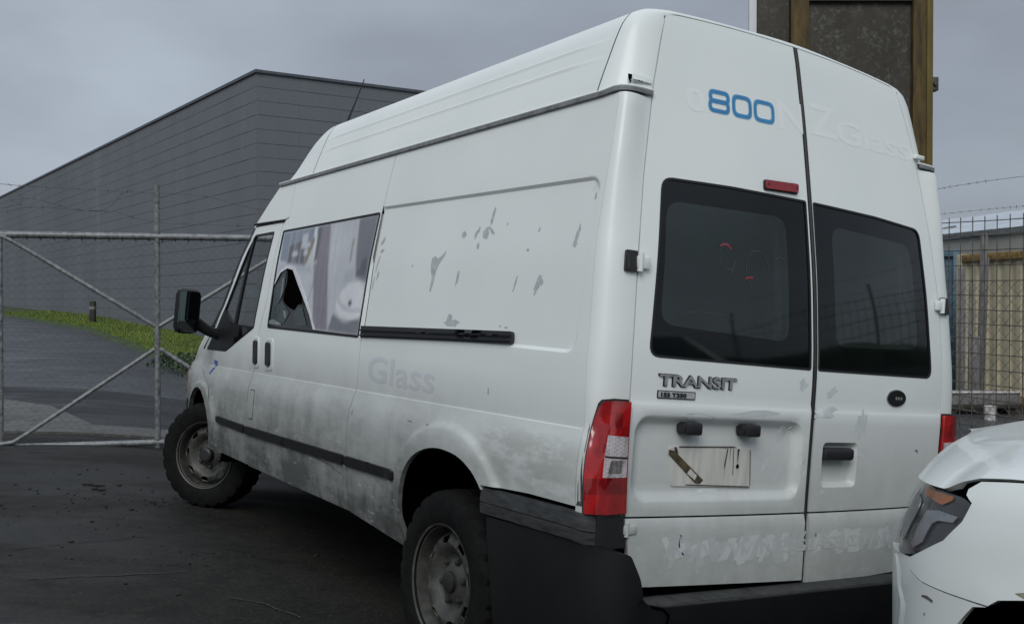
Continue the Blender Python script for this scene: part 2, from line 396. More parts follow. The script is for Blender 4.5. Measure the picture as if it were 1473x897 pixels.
# ---------- van surfaces, van-local metres (x right, y forward, z up) ----------
_z=np.linspace(0,3,601)
_low=np.interp(_z,[.2,.38,.45,.55,.72,.85,.90,.985],[.905,.935,.955,.972,.985,.987,.982,.960])
_up=np.interp(_z,[.9,.985,1.25,1.6,1.9,2.12,2.3],[.957,.957,.957,.934,.897,.864,.835])
_k=np.ones(13)/13
_low=np.convolve(np.pad(_low,6,'edge'),_k,'valid');_k=np.ones(25)/25
_up=np.convolve(np.pad(_up,12,'edge'),_k,'valid')
def zcrease(y): return 1.035-.022*y
def taper(y): return np.interp(y,[4.0,4.15,4.3,4.45,4.65,4.8,4.95],[0,.003,.010,.022,.045,.07,.11])
def wside(y,z):
    y=np.asarray(y,float);z=np.asarray(z,float)
    zc=zcrease(y); zz=z-(zc-.985)*np.exp(-((z-.985)/.2)**2)
    return np.where(z>=zc,np.interp(zz,_z,_up),np.interp(zz,_z,_low))-taper(y)
def rrsd(a,b,x0,x1,z0,z1,r):
    cx,cz=(x0+x1)/2,(z0+z1)/2; dx=np.abs(a-cx)-(x1-x0)/2+r; dz=np.abs(b-cz)-(z1-z0)/2+r
    return np.hypot(np.maximum(dx,0),np.maximum(dz,0))+np.minimum(np.maximum(dx,dz),0)-r
def sstep(d,w): t=np.clip(.5-d/w,0,1); return t*t*(3-2*t)
def side_disp(y,z):
    y=np.asarray(y,float);z=np.asarray(z,float)
    o=np.zeros(np.broadcast(y,z).shape)
    o=o-.009*sstep(rrsd(y,z,.185,2.4,1.272+.0*y,1.850,.05),.014)*(y<1.83)   # pressed panel
    r=np.hypot(y-.90,z-.43); o=o+.018*sstep(r-.515,.034)*np.clip((z-.42)/.10,0,1)*np.clip((y-.30)/.12,0,1)
    r=np.hypot(y-4.25,z-.36); o=o+.016*sstep(r-.468,.026)*(y<4.9)
    return o
def S_side(y,z): # left side
    y=np.asarray(y,float);z=np.asarray(z,float)
    return np.stack([-(wside(y,z)+side_disp(y,z)),y+0*z,z+0*y],-1)
YZ=np.array([[.3,-.006],[.6,-.004],[.76,0],[1.28,0],[1.6,.035],[1.89,.085],[2.2,.145],[2.49,.21],[2.6,.25]])
_yr=np.interp(_z,YZ[:,0],YZ[:,1]);_k=np.ones(41)/41
_yr=np.convolve(np.pad(_yr,20,'edge'),_k,'valid')
def yrear(x,z): return np.interp(z,_z,_yr)+.055*np.asarray(x)**2
def rear_disp(x,z):
    o=-.030*sstep(rrsd(x,z,-.80,-.05,.815,1.085,.055)+.01,.035)      # plate recess
    o=o-.028*sstep(rrsd(x,z,.068,.262,.855,1.012,.02)+.006,.02)
    o=o+.006*sstep(z-1.128,.012)                         # feature step below the badge
    o=o+.008*sstep(rrsd(x,z,-2,2,.3,.75,.02),.02)
    return o
def S_rear(x,z):
    x=np.asarray(x,float);z=np.asarray(z,float)
    return np.stack([x+0*z,yrear(x,z)-rear_disp(x,z),z+0*x],-1)
DE=np.array([[.50,-.765],[.549,-.776],[.638,-.797],[.774,-.816],[1.0,-.826],[1.30,-.828],[1.6,-.811],[1.87,-.779],[2.19,-.722],[2.40,-.665],[2.464,-.640]])
_de=np.interp(_z,DE[:,0],DE[:,1]);_k=np.ones(15)/15;_de=np.convolve(np.pad(_de,7,'edge'),_k,'valid')
def xdoor(z): return np.interp(z,_z,_de)
YC=np.array([[.3,.065],[.811,.071],[1.069,.098],[1.333,.116],[1.672,.15],[1.941,.158],[2.134,.177],[2.2,.26],[2.5,.29]])
def ycorner(z): return np.interp(z,YC[:,0],YC[:,1])
def S_corner(t,z): # t 0 at side seam .. 1 at door edge
    t=np.asarray(t,float)[...,None];z=np.asarray(z,float)
    yc=ycorner(z);P0=np.stack([-wside(yc,z),yc,z],-1)
    xd=xdoor(z)-.004;P3=np.stack([xd,yrear(xd,z),z],-1)
    d=np.stack([0*z,-1+0*z,0*z],-1); e=np.stack([-1+0*z,0*z,0*z],-1)
    L=np.linalg.norm((P3-P0)[...,:2],axis=-1)[...,None]*.5
    P1=P0+d*L;P2=P3+e*L*.55
    return P0*(1-t)**3+3*P1*t*(1-t)**2+3*P2*t*t*(1-t)+P3*t**3
# roof cross-section above the gutter, left half, at the rear; (x,z)
SEC=np.array([[-.868,2.128],[-.864,2.150],[-.851,2.20],[-.836,2.25],[-.821,2.30],[-.806,2.35],[-.791,2.395],[-.774,2.435],[-.750,2.468],[-.712,2.492],[-.64,2.508],[-.5,2.520],[-.34,2.528],[-.17,2.532],[0,2.533]])

# ---------- the white ute, world metres ----------
UO=np.array([.837,2.42]);UA=np.array([.710,-.704]);UB=np.array([.704,.710])
def S_ute(s,z):
    s=np.asarray(s,float)+0*np.asarray(z,float);z=np.asarray(z,float)+0*s
    ai=np.interp(z,[.2,.5,.9,.97,1.05,1.15],[.03,0,.0,.025,.07,.13]);bi=np.interp(z,[.2,.5,.85,.98,1.06,1.15],[.05,.0,.0,.018,.04,.09])
    th=np.clip((.40-s)/1.1,0,1)*np.pi/2
    a=np.where(s<.4,.40-(.46-ai)*np.sin(th)**.62,s); b=bi+(.92-bi)*(1-np.cos(th)**.62)
    b=b-.02*np.exp(-((np.hypot((s-.84)*.95,z-.40)-.56)/.05)**2)
    return np.stack([UO[0]+a*UA[0]+b*UB[0],UO[1]+a*UA[1]+b*UB[1],z],-1)

# ------------------------------------------------------------------ ground, road, verge
def ground_mat(name, c1, c2, rough, wet, speck=.5, sc=1., bump=.25):
    m, t, b = nt(name); ob = node(t, 'ShaderNodeTexCoord').outputs['Object']; b.inputs['Specular IOR Level'].default_value = .26
    n1 = noise_n(t, ob, .55 * sc, 6, .6); n2 = noise_n(t, ob, 5 * sc, 6, .65); n3 = noise_n(t, ob, 60 * sc, 5, .8); n4 = noise_n(t, ob, 1.5 * sc, 4, .6, (.35, 1.2, 1))
    c = mix_n(t, ramp_n(t, n1, (.35, .65, 0, 1)), c1, c2)
    c = mix_n(t, ramp_n(t, n2, (.40, .70, 0, .7)), c, tuple(x * .5 for x in c1)); n5 = noise_n(t, ob, 22 * sc, 5, .7); c = mix_n(t, ramp_n(t, n5, (.50, .72, 0, .55)), c, tuple(x * 1.7 for x in c2)); c = mix_n(t, ramp_n(t, n5, (.46, .30, 0, .5)), c, tuple(x * .45 for x in c1))
    c = mix_n(t, ramp_n(t, n3, (.52, .74, 0, speck)), c, tuple(min(1, x * 2.9) for x in c2))
    c = mix_n(t, ramp_n(t, n3, (.46, .30, 0, speck * .9)), c, tuple(x * .35 for x in c1))
    t.links.new(c, b.inputs['Base Color'])
    t.links.new(ramp_n(t, n4, (.40, .62, rough, wet)), b.inputs['Roughness'])
    bp = node(t, 'ShaderNodeBump', Strength=bump, Distance=.006); t.links.new(math_n(t, 'ADD', n3, math_n(t, 'MULTIPLY', n2, 1.5)), bp.inputs['Height']); t.links.new(bp.outputs['Normal'], b.inputs['Normal'])
    return m
YARD = ground_mat('dark_damp_concrete_yard', (.0095, .0090, .0072), (.0190, .0180, .0150), .85, .60, .95)
ROAD = ground_mat('wet_grey_asphalt', (.038, .041, .044), (.058, .062, .066), .60, .40, .3, 1., .06)
PATCH = ground_mat('fresh_dark_asphalt', (.012, .013, .0135), (.020, .021, .022), .7, .42, .45)
APRON = ground_mat('pale_concrete_apron', (.085, .084, .078), (.120, .118, .110), .8, .55, .35)
EARTH = mat('dark_green_turf_soil', (.035, .055, .015), .95, noise=3, amt=.5)
def axis(lo, hi, near0, near1, fine, coarse):
    a = list(np.arange(near0, near1 + 1e-6, fine)); x = near1; st = fine
    while x < hi: st = min(st * 1.25, coarse); x += st; a.append(x)
    x = near0; st = fine
    while x > lo: st = min(st * 1.25, coarse); x -= st; a.insert(0, x)
    return np.array(a)
gx = axis(-500, 500, -9, 11, .25, 60); gy = axis(-300, 700, -3, 20, .25, 60)
XX, YY = np.meshgrid(gx, gy, indexing='ij')
mb = MB(); mb.grid(np.stack([XX, YY, ghz(XX, YY)], -1), flip=True)
tag(mb.build('ground', YARD), kind='structure')
def sheet(name, poly, off, m, step, near=None):
    ex = None
    if near: a, b = np.meshgrid(np.arange(-8, 6, near), np.arange(9.3, 17, near)); ex = np.stack([a.ravel(), b.ravel()], 1)
    return panel(name, poly, S_ground(off), m, None, step=step, lip=.04 if near else 0, out=(0, 0, 1), extra=ex)
# verge kerb line, traced on the ground; road lies between it and the yard
KERB = [(-3.2, 15.6), (-5.6, 17.3), (-8.7, 22.9), (-12.9, 30.0), (-23, 44), (-46, 76), (-60, 96)]
road = [(-70, 9.75), (-4.2, 9.95), (1.5, 10.6), (9, 13), (6, 17.5), (-3.2, 15.6)] + KERB[1:] + [(-90, 96)]
tag(sheet('road', road, .013, ROAD, .9, .3), kind='structure')
tag(sheet('pavement', [(-7.5, 9.45), (-4.6, 9.45), (-2.2, 9.62), (3.5, 10.6), (3.2, 11.3), (-3.0, 10.15), (-4.30, 10.05), (-5.35, 11.4), (-6.6, 12.3), (-7.5, 12.6)], .027, APRON, .25, .25), kind='structure')
tag(sheet('asphalt_patch', [(-7.5, 12.62), (-6.6, 12.32), (-5.35, 11.42), (-4.30, 10.07), (-3.0, 10.17), (2.4, 11.15), (1.6, 13.6), (-1.0, 13.1), (-3.6, 12.7), (-5.2, 13.3), (-7.5, 13.5)], .020, PATCH, .25, .25), kind='structure')
WC = np.array([-6.75, 26.0]); WL = np.array([-.592, .806]); WR = np.array([.845, .535])
wallpt = lambda s, d=0.: tuple(WC + WL * s + np.array([-.806, -.592]) * d)
VERGE = KERB + [(-60 - 1, 98), wallpt(86), wallpt(0), tuple(WC + WR * 12), (-1.0, 19.5)]
tag(sheet('verge', VERGE, .10, EARTH, 1.2), kind='structure')
# kerb edging stones of the verge are grown over: one low dark earth bank
mb = MB(); kp = resample(KERB, 1.0)[:-60] if False else KERB
ks = []
for i in range(len(KERB) - 1):
    for k in range(8): ks.append(np.array(KERB[i]) * (1 - k / 8) + np.array(KERB[i + 1]) * k / 8)
ks = np.array(ks); jit = rng.normal(0, .05, len(ks))
G0 = np.stack([ks[:, 0] - .10 + jit, ks[:, 1] - .10, ghz(ks[:, 0], ks[:, 1]) + .013], -1); G1 = np.stack([ks[:, 0], ks[:, 1], ghz(ks[:, 0], ks[:, 1]) + .101], -1)
mb.grid(np.stack([G0, G1], 0)); tag(recalc(mb.build('verge_edge', EARTH)), kind='structure')
# grass: real blades, thicker and taller in tufts
def blades(name, n, region, h0, h1, mats, base=.10):
    P = []
    lo = np.array(region).min(0); hi = np.array(region).max(0)
    while len(P) < n:
        c = rng.uniform(lo, hi, (n * 3, 2)); d = (c[:, 1] - 12) / 60; keep = rng.random(len(c)) < np.exp(-np.maximum(0, c[:, 1] - 16) / 16)
        c = c[keep]; c = c[pip(c, region)]; P += list(c)
    P = np.array(P[:n]); far = np.clip((P[:, 1] - 15) / 20, 0, 2.5)
    tuft = np.sin(P[:, 0] * 3.1) * np.cos(P[:, 1] * 2.3) + rng.normal(0, .6, n)
    h = (h0 + (h1 - h0) * rng.random(n) ** 2) * (1 + .35 * tuft).clip(.5, 2); w = .010 + .012 * far
    an = rng.uniform(0, 6.283, n); le = rng.uniform(0, .6, n) * h; dr = rng.uniform(0, 6.283, n)
    z = ghz(P[:, 0], P[:, 1]) + base - .01
    V = np.zeros((n, 3, 3)); V[:, 0] = np.stack([P[:, 0] - w * np.cos(an), P[:, 1] - w * np.sin(an), z], -1); V[:, 1] = np.stack([P[:, 0] + w * np.cos(an), P[:, 1] + w * np.sin(an), z], -1)
    V[:, 2] = np.stack([P[:, 0] + le * np.cos(dr), P[:, 1] + le * np.sin(dr), z + h], -1)
    F = np.arange(3 * n).reshape(n, 3)
    return make(name, V.reshape(-1, 3), F, mats, None, False, rng.integers(0, len(mats), n))
GR = [mat('bright_wet_grass', (.15, .235, .025), .6, noise=.8, amt=.35), mat('mid_green_grass', (.09, .16, .02), .6, noise=.8, amt=.35), mat('yellowed_grass', (.15, .16, .035), .7, noise=.8, amt=.35)]
VG = [p for p in KERB[:5]] + [wallpt(20 + 6), wallpt(0), tuple(WC + WR * 8), (-1.0, 19.5)]
tag(blades('grass', 70000, VG, .035, .095, GR), kind='stuff')
# rough weeds where the verge meets the road by the gate
def leaf_clump(n, c, rad, h, size):
    P = rng.normal(0, 1, (n, 3)) * np.array([rad, rad, 0]) * .5; zz = rng.random(n) ** .7 * h; zz *= np.exp(-(P[:, 0] ** 2 + P[:, 1] ** 2) / (rad * rad))
    V = []; F = []
    for i in range(n):
        a = rng.normal(0, 1, 3); a /= np.linalg.norm(a); b_ = np.cross(a, rng.normal(0, 1, 3)); b_ /= np.linalg.norm(b_)
        p = np.array([c[0] + P[i, 0], c[1] + P[i, 1], c[2] + zz[i]]); s = size * rng.uniform(.5, 1.3)
        k = len(V); V += [p - a * s, p + b_ * s * .4, p + a * s, p - b_ * s * .4]; F.append((k, k + 1, k + 2, k + 3))
    return V, F
WEED = mat('dark_weed_leaves', (.030, .055, .020), .6, noise=6, amt=.5)
for i, (x, y, r, h, lab) in enumerate([(-5.75, 17.35, .40, .36, 'low dark weeds on the verge edge, nearest the van mirror'), (-6.4, 18.3, .35, .22, 'small weed tuft on the verge edge, just left of the mirror weeds'), (-5.0, 16.8, .45, .42, 'bushy weeds at the end of the verge, hidden behind the van nose')]):
    V, F = leaf_clump(420, (x, y, ghz(x, y) + .05), r, h, .045)
    tag(make('weeds', V, F, WEED, None, False), kind='stuff')

# marker post on the verge
bx, by = -14.35, 33.6; bz = float(ghz(bx, by)) + .1
root = tag(empty('marker_post', (bx, by, bz)), 'short dark wooden marker post on the grass verge by the grey wall', 'post')
DARKWOOD = mat('dark_stained_post', (.035, .032, .026), .85, noise=9, amt=.5)
MB().box((-.085, -.085, -.15), (.085, .085, .74), 0, None, .015).build('post_body', DARKWOOD, root)
mb = MB(); mb.box((-.088, -.090, .46), (.088, .090, .56)); mb.build('reflective_band', mat('faded_pale_band', (.20, .19, .16), .6, noise=20, amt=.4), root)
# debris crumbs on the yard and a few by the rear bumper
DEBRIS = mat('black_crumbs', (.010, .010, .009), .95, noise=20, amt=.4)
def crumbs(name, spots, kind):
    mb = MB()
    for (x, y, r) in spots:
        z = float(ghz(x, y)); b = bmesh.new(); bmesh.ops.create_icosphere(b, subdivisions=1, radius=r)
        rot = Matrix.Rotation(random.uniform(0, 6.28), 3, 'Z'); sx, sy, sz = random.uniform(.5, 1.5), random.uniform(.4, 1.), random.uniform(.3, .6)
        v = []
        for p in b.verts:
            q = rot @ Vector((p.co.x * sx * random.uniform(.7, 1.3), p.co.y * sy * random.uniform(.7, 1.3), p.co.z * sz)); v.append((q.x + x, q.y + y, q.z + z + r * .2))
        b.verts.index_update(); mb.add(v, [[q.index for q in f.verts] for f in b.faces]); b.free()
    return tag(mb.build(name, DEBRIS), kind=kind)
sp = []
for cx, cy, sx, sy, n in [(-2.75, 6.4, .55, .28, 120), (-2.35, 6.2, .35, .45, 60), (-1.8, 5.2, .9, .35, 75), (-3.0, 7.4, .7, .3, 25), (-2.0, 4.2, 1.0, .6, 20), (-1.2, 5.0, .3, .2, 18)]:
    for _ in range(n): sp.append((random.gauss(cx, sx), random.gauss(cy, sy), abs(random.gauss(.003, .005)) + .003))
crumbs('debris', sp, 'stuff')
TWIG = mat('dark_twig', (.014, .013, .011), .9, noise=20, amt=.4)
for i, (u, L, lab) in enumerate([((-3.05, 6.95), .16, 'dark bent twig lying on the yard, left of the front wheel'), ((-2.92, 6.80), .10, 'short dark stick lying right of the bent twig')]):
    x, y = u; p = [(x, y), (x + L * .4, y + .02), (x + L * .7, y - .02), (x + L, y + .01)]
    mb = MB(); mb.tube([(a, b_, float(ghz(a, b_)) + .008) for a, b_ in p], [.006, .009, .008, .004], 6); tag(mb.build('twig', TWIG), lab, 'twig')
STONE = mat('pale_dusty_stone', (.11, .10, .085), .9, noise=15, amt=.4)
for i, (x, y, r, lab) in enumerate([(1.33, 3.82, .055, 'round brownish stone on the ground under the van rear bumper'), (1.12, 3.70, .075, 'flat pale stone under the rear bumper, left of the round one'), (1.5, 3.95, .05, 'small flat stone under the rear bumper, nearest the white ute')]):
    b = bmesh.new(); bmesh.ops.create_icosphere(b, subdivisions=3, radius=r)
    for p in b.verts: p.co = p.co * (1 + .18 * math.sin(p.co.x * 60 + i) * math.cos(p.co.y * 50)); p.co.z *= (1, .45, .5)[i]
    me = bpy.data.meshes.new('stone'); b.to_mesh(me); b.free(); me.materials.append(STONE); me.shade_smooth()
    o = put(bpy.data.objects.new('stone', me)); o.location = (x, y, float(ghz(x, y)) + r * .4); tag(o, lab, 'stone')

# ------------------------------------------------------------------ warehouse
def block_mat():
    m, t, b = nt('grey_painted_blockwork'); ob = node(t, 'ShaderNodeTexCoord').outputs['Object']
    inf = node(t, 'ShaderNodeObjectInfo')
    n1 = noise_n(t, ob, .35, 4, .55, (1, 1, .35)); n2 = noise_n(t, ob, 7, 5, .7)
    g = node(t, 'ShaderNodeNewGeometry'); n3 = noise_n(t, g.outputs['Position'], .22, 5, .6, (1, 1, .3)); n5 = noise_n(t, g.outputs['Position'], .8, 5, .65, (1, 1, .18))
    c = mix_n(t, ramp_n(t, n3, (.3, .7, 0, 1)), (.118, .132, .148), (.150, .164, .180))
    c = mix_n(t, ramp_n(t, n5, (.54, .74, 0, .45)), c, (.19, .20, .21))
    c = mix_n(t, ramp_n(t, n2, (.4, .75, 0, .35)), c, (.115, .127, .14))
    t.links.new(c, b.inputs['Base Color']); b.inputs['Roughness'].default_value = .7
    bp = node(t, 'ShaderNodeBump', Strength=.3, Distance=.01); t.links.new(n2, bp.inputs['Height']); t.links.new(bp.outputs['Normal'], b.inputs['Normal'])
    return m
BLOCK = block_mat(); JOINT = mat('dark_mortar_joint', (.100, .110, .122), .9, noise=5, amt=.2); CAP = mat('grey_metal_capping', (.10, .11, .125), .5, .3, noise=4, amt=.2)
WH = tag(empty('warehouse', (WC[0], WC[1], 0)), 'long windowless warehouse of grey painted blockwork beyond the gate', 'building')
TOPZ = 7.54; CH = .372; ZB = -.3
def wall_frame(d, nrm): return Matrix(((d[0], nrm[0], 0, 0), (d[1], nrm[1], 0, 0), (0, 0, 1, 0), (0, 0, 0, 1)))
FL = wall_frame(WL, (-.806, -.592)); FR = wall_frame(WR, (.535, -.845))
mb = MB(); Ltot, Rtot = 84.0, 15.5
for F_, L_ in ((FL, Ltot), (FR, Rtot)):
    mb.box((-.0, -.30, ZB), (L_, -.012, TOPZ - .02), 0, F_)
mb.build('wall_core', JOINT, WH, False)
bw = 1.18; ncol = lambda L_: int(L_ / bw)
rows = int((TOPZ - ZB) / CH)
bm_ = bm_box((.0012, -.05, .004), (bw - .0012, 0, CH - .005), .003, 1)
bme = bpy.data.meshes.new('block'); bm_.to_mesh(bme); bm_.free(); bme.materials.append(BLOCK)
near = []; rest = MB()
for side_, (F_, L_) in enumerate(((FL, Ltot), (FR, Rtot))):
    for r in range(rows):
        for c_ in range(-1, ncol(L_) + 1):
            a0 = c_ * bw + (bw / 2 if r % 2 else 0); a1 = a0 + bw
            if a1 <= .06 or a0 >= L_: continue
            z0 = TOPZ - (r + 1) * CH
            d = max(0, a0); pr = random.uniform(-.002, .003)
            cut = max(0., .0 - a0)
            near.append((d * (1.0 if side_ == 0 else 1.05), side_, F_, a0, a1, z0, pr, cut))
near.sort(key=lambda q: q[0]); singles = [q for q in near if q[7] == 0][:290]; ids = set(map(id, singles))
for q in near:
    d, sd_, F_, a0, a1, z0, pr, cut = q
    if id(q) in ids:
        o = bpy.data.objects.new('block', bme); COL.objects.link(o); o.parent = WH; o.matrix_local = F_ @ Matrix.Translation((a0, pr, z0))
    else:
        rest.box((max(a0, 0) + .0012, -.04, z0 + .004), (a1 - .0012, pr, z0 + CH - .005), 0, F_)
tag(rest.build('blockwork', BLOCK, WH, False), kind='stuff')
mb = MB(); mb.box((-.06, -.34, TOPZ - .01), (Ltot, .05, TOPZ + .07), 0, FL); mb.box((.06, -.34, TOPZ - .008), (Rtot, .05, TOPZ + .068), 0, FR); mb.build('parapet_capping', CAP, WH, False)
mb = MB(); c0 = WC * 0; far = WL * Ltot + WR * Rtot
mb.add([(0, 0, TOPZ - .3), tuple(WL * Ltot) + (TOPZ - .3,), tuple(far) + (TOPZ - .3,), tuple(WR * Rtot) + (TOPZ - .3,)], [(0, 1, 2, 3)]); mb.build('roof', CAP, WH, False)

# ------------------------------------------------------------------ the gate
G0 = np.array([-4.555, 8.74]); GD = np.array([1.282, .32]); GD = GD / np.linalg.norm(GD)
GTOP, GBOT = 2.108, .212
gate_len = (-6.9, 5.4)                                      # along GD, metres from the left visible upright
GA = math.atan2(GD[1], GD[0])
gate = tag(empty('chain_link_gate', (G0[0], G0[1], 0), (0, 0, GA)), 'wide galvanised pipe gate with faint chain link behind the van nose', 'gate')
U1 = 1.321
def gp(s, z, d=0.): return (s, d, z)
mb = MB(); mb.tube([gp(s, GTOP) for s in np.linspace(gate_len[0], gate_len[1], 12)], .031, 12); mb.build('top_rail', GALV, gate)
mb = MB(); mb.tube([gp(s, GBOT) for s in np.linspace(gate_len[0], gate_len[1], 12)], .028, 12); mb.build('bottom_rail', GALV, gate)
for k in range(-2, 4):
    s0 = U1 + (k - 0) * 2.642 if False else U1 + k * 2.642
    if not gate_len[0] < s0 < gate_len[1]: continue
    mb = MB(); mb.tube([gp(s0, .16), gp(s0, 2.585 if k in (0, 2, -2) else GTOP)], .026, 12); mb.build('upright', GALV, gate)
for k in range(-3, 4):
    s0 = k * 2.642
    if not gate_len[0] < s0 < gate_len[1]: continue
    mb = MB(); mb.tube([gp(s0, GBOT), gp(s0, GTOP)], .021, 10); mb.build('thin_upright', GALV, gate)
ZM1, ZM2 = 1.285, 1.075
for k in range(-3, 4):
    for sg in (-1, 1):
        a = k * 2.642; e = a + sg * (U1 - .02)
        if e < gate_len[0] or e > gate_len[1]: continue
        mb = MB(); mb.tube([gp(a - sg * .06, GTOP - .012, -.012), gp(a + sg * .03, GTOP - .02, -.012), gp(a + sg * .13, GTOP - .075, -.008), gp(e, ZM1)], .020, 10); mb.build('diagonal_brace', GALV, gate)
        mb = MB(); mb.tube([gp(a - sg * .02, GBOT + .03, -.02), gp(a + sg * .10, GBOT + .045, -.02), gp(a + sg * .22, GBOT + .12, -.01), gp(e, ZM2)], .020, 10); mb.build('diagonal_brace', GALV, gate)
# chain link: interlocked zigzag wires
def chainlink(mb, s0, s1, z0, z1, pitch, r, dy=0.):
    n = int((s1 - s0) / pitch); rows_ = int((z1 - z0) / (pitch * .5))
    for i in range(n):
        pts = []
        for j in range(rows_ + 1):
            q = s0 + i * pitch + (pitch * .5 if j % 2 else -pitch * .02); pts.append((q, dy + (.003 if j % 2 else -.003), z1 - j * pitch * .5))
        pts2 = [(2 * (s0 + i * pitch) - p[0], p[1], p[2]) for p in pts]
        mb.tube(pts, r, 3, cap=False)
        mb.tube(pts2, r, 3, cap=False)
mb = MB(); chainlink(mb, gate_len[0] + .05, 3.6, GBOT + .02, GTOP - .02, .075, .0011, .03)
tag(mb.build('chain_link', mat('old_chain_wire', (.10, .105, .11), .55, .5, noise=8, amt=.4), gate, False), kind='stuff')
mb = MB()
for s in np.arange(gate_len[0] + .1, gate_len[1], .115):
    mb.tube([gp(s, GTOP - .045, .034), gp(s + .004, GTOP, .036), gp(s + .008, GTOP + .034, .0), gp(s, GTOP - .01, -.034), gp(s, GTOP - .045, .0)], .0028, 4)
tag(mb.build('wire_tie', RUSTWIRE, gate), kind='stuff')
def barbed(name, pts, lab, group, parent=None, r=.0022, gap=.13, root=None):
    pts = [np.array(p, float) for p in pts]
    dense = []
    for i in range(len(pts) - 1):
        n = max(2, int(np.linalg.norm(pts[i + 1] - pts[i]) / .12))
        for k in range(n):
            t = k / n; p0 = pts[max(i - 1, 0)]; p1 = pts[i]; p2 = pts[i + 1]; p3 = pts[min(i + 2, len(pts) - 1)]
            dense.append(.5 * ((2 * p1) + (-p0 + p2) * t + (2 * p0 - 5 * p1 + 4 * p2 - p3) * t * t + (-p0 + 3 * p1 - 3 * p2 + p3) * t ** 3))
    dense.append(pts[-1]); mb = MB(); mb.tube(dense, r, 5)
    for p in dense[1::1]:
        for _ in range(2):
            d = rng.normal(0, 1, 3); d /= np.linalg.norm(d); mb.tube([p - d * .018, p + d * .018], .0016, 3)
    return tag(mb.build(name, RUSTWIRE), lab, 'barbed wire', group)
def gw(s, z, d=0.):
    p = G0 + GD * s; return (p[0] - GD[1] * d, p[1] + GD[0] * d, z)
BW = 'barbed wire strands above the gate'
barbed('barbed_wire', [gw(-4, 2.66), gw(-1.2, 2.615), gw(-.05, 2.56), gw(.16, 2.545), gw(.9, 2.52), gw(U1, 2.51), gw(1.75, 2.49), gw(2.6, 2.36), gw(5, 2.5)], 'uppermost strand of barbed wire above the gate, nearly straight', BW)
barbed('barbed_wire', [gw(-2.2, 2.50), gw(-.4, 2.22), gw(-.05, 2.285), gw(.15, 2.34), gw(.35, 2.36), gw(.55, 2.345), gw(.75, 2.335), gw(1.0, 2.325), gw(U1, 2.24), gw(2.4, 2.22)], 'lowest loose strand of barbed wire sagging over the gate rail', BW)
barbed('barbed_wire', [gw(-2.6, 2.2), gw(-.05, 2.33), gw(.10, 2.41), gw(.28, 2.435), gw(.5, 2.37), gw(.8, 2.33), gw(.93, 2.39), gw(1.02, 2.50), gw(1.1, 2.53)], 'curled middle strand of barbed wire looping up to the top strand', BW)
# hairline crack and pale tyre scrapes in the yard surface
def ribbon(name, pts, w, m, off):
    P = [np.array(p) for p in pts]; D = []
    for i in range(len(P) - 1):
        for k in range(8): D.append(P[i] * (1 - k / 8) + P[i + 1] * k / 8 + rng.normal(0, .006, 2))
    A = []
    for i, p in enumerate(D):
        d = D[min(i + 1, len(D) - 1)] - D[max(0, i - 1)]; d /= np.linalg.norm(d) + 1e-9; n = np.array([-d[1], d[0]]) * w * rng.uniform(.4, 1.2)
        A.append([(q[0], q[1], float(ghz(*q)) + off) for q in (p + n, p - n)])
    mb = MB(); mb.grid(np.array(A)); return tag(recalc(mb.build(name, m, None, False)), kind='structure')
ribbon('crack', [(-3.4, 4.5), (-2.641, 5.049), (-2.488, 5.177), (-2.326, 5.312), (-2.236, 5.367), (-2.0, 5.62)], .004, DEBRIS, .0045)
PSCR = mat('pale_scraped_concrete', (.040, .038, .033), .85, noise=60, amt=.7)
ribbon('scrape_mark', [(-2.25, 4.56), (-1.869, 4.727), (-1.584, 4.883)], .006, PSCR, .0045)
ribbon('scrape_mark', [(-1.295, 4.481), (-1.125, 4.44), (-.90, 4.25)], .005, PSCR, .0045)
ribbon('scrape_mark', [(-2.15, 3.917), (-1.857, 3.919), (-1.6, 3.90)], .007, PSCR, .0045)
# low dark wooded rise far behind the camera and to the right (seen only as reflections and from other viewpoints)
mb = MB(); A = []
for az in np.linspace(math.radians(62), math.radians(300), 160):
    R_ = 260 + 30 * math.sin(az * 3); h = 9 + 4 * math.sin(az * 5.3) + 2.5 * math.sin(az * 17) + rng.uniform(0, 1.2)
    A.append([(math.sin(az) * R_, math.cos(az) * R_, -1.0), (math.sin(az) * (R_ + 6), math.cos(az) * (R_ + 6), h * .7), (math.sin(az) * (R_ + 20), math.cos(az) * (R_ + 20), h)])
mb.grid(np.array(A)); tag(recalc(mb.build('hills', mat('dark_wooded_hillside', (.030, .042, .024), .9, noise=.08, amt=.5), None)), kind='structure')

# ------------------------------------------------------------------ right hand side: mesh fence, containers, tall panel
FO = np.array([4.77, 10.0]); FD = np.array([-.39, .92]); FD /= np.linalg.norm(FD)
fence = tag(empty('welded_mesh_fence', (FO[0], FO[1], 0), (0, 0, math.atan2(FD[1], FD[0]))), 'tall fence of square welded wire mesh on the right, between van and containers', 'fence')
FS0, FS1, PIT = -17.0, 5.2, .150
def fslope(s): return .03 * s if s > 0 else .03 * s * .35
def ftop(s): return 2.345 + fslope(s)
WIREM = mat('dull_rusted_mesh_wire', (.105, .095, .080), .6, .3, noise=6, amt=.5)
mv = MB(); mv.tube([(0, 0, 0), (0, 0, 1.25), (0, 0, 2.58)], .0052, 5); mvme = None
n_v = int((FS1 - FS0) / PIT)
for i in range(n_v):
    s_ = FS0 + i * PIT
    if mvme is None: o = mv.build('vertical_wire', WIREM, fence); mvme = o.data
    else: o = put(bpy.data.objects.new('vertical_wire', mvme)); o.parent = fence
    o.location = (s_, .002 * math.sin(i * 1.7), ftop(s_) - 2.55)
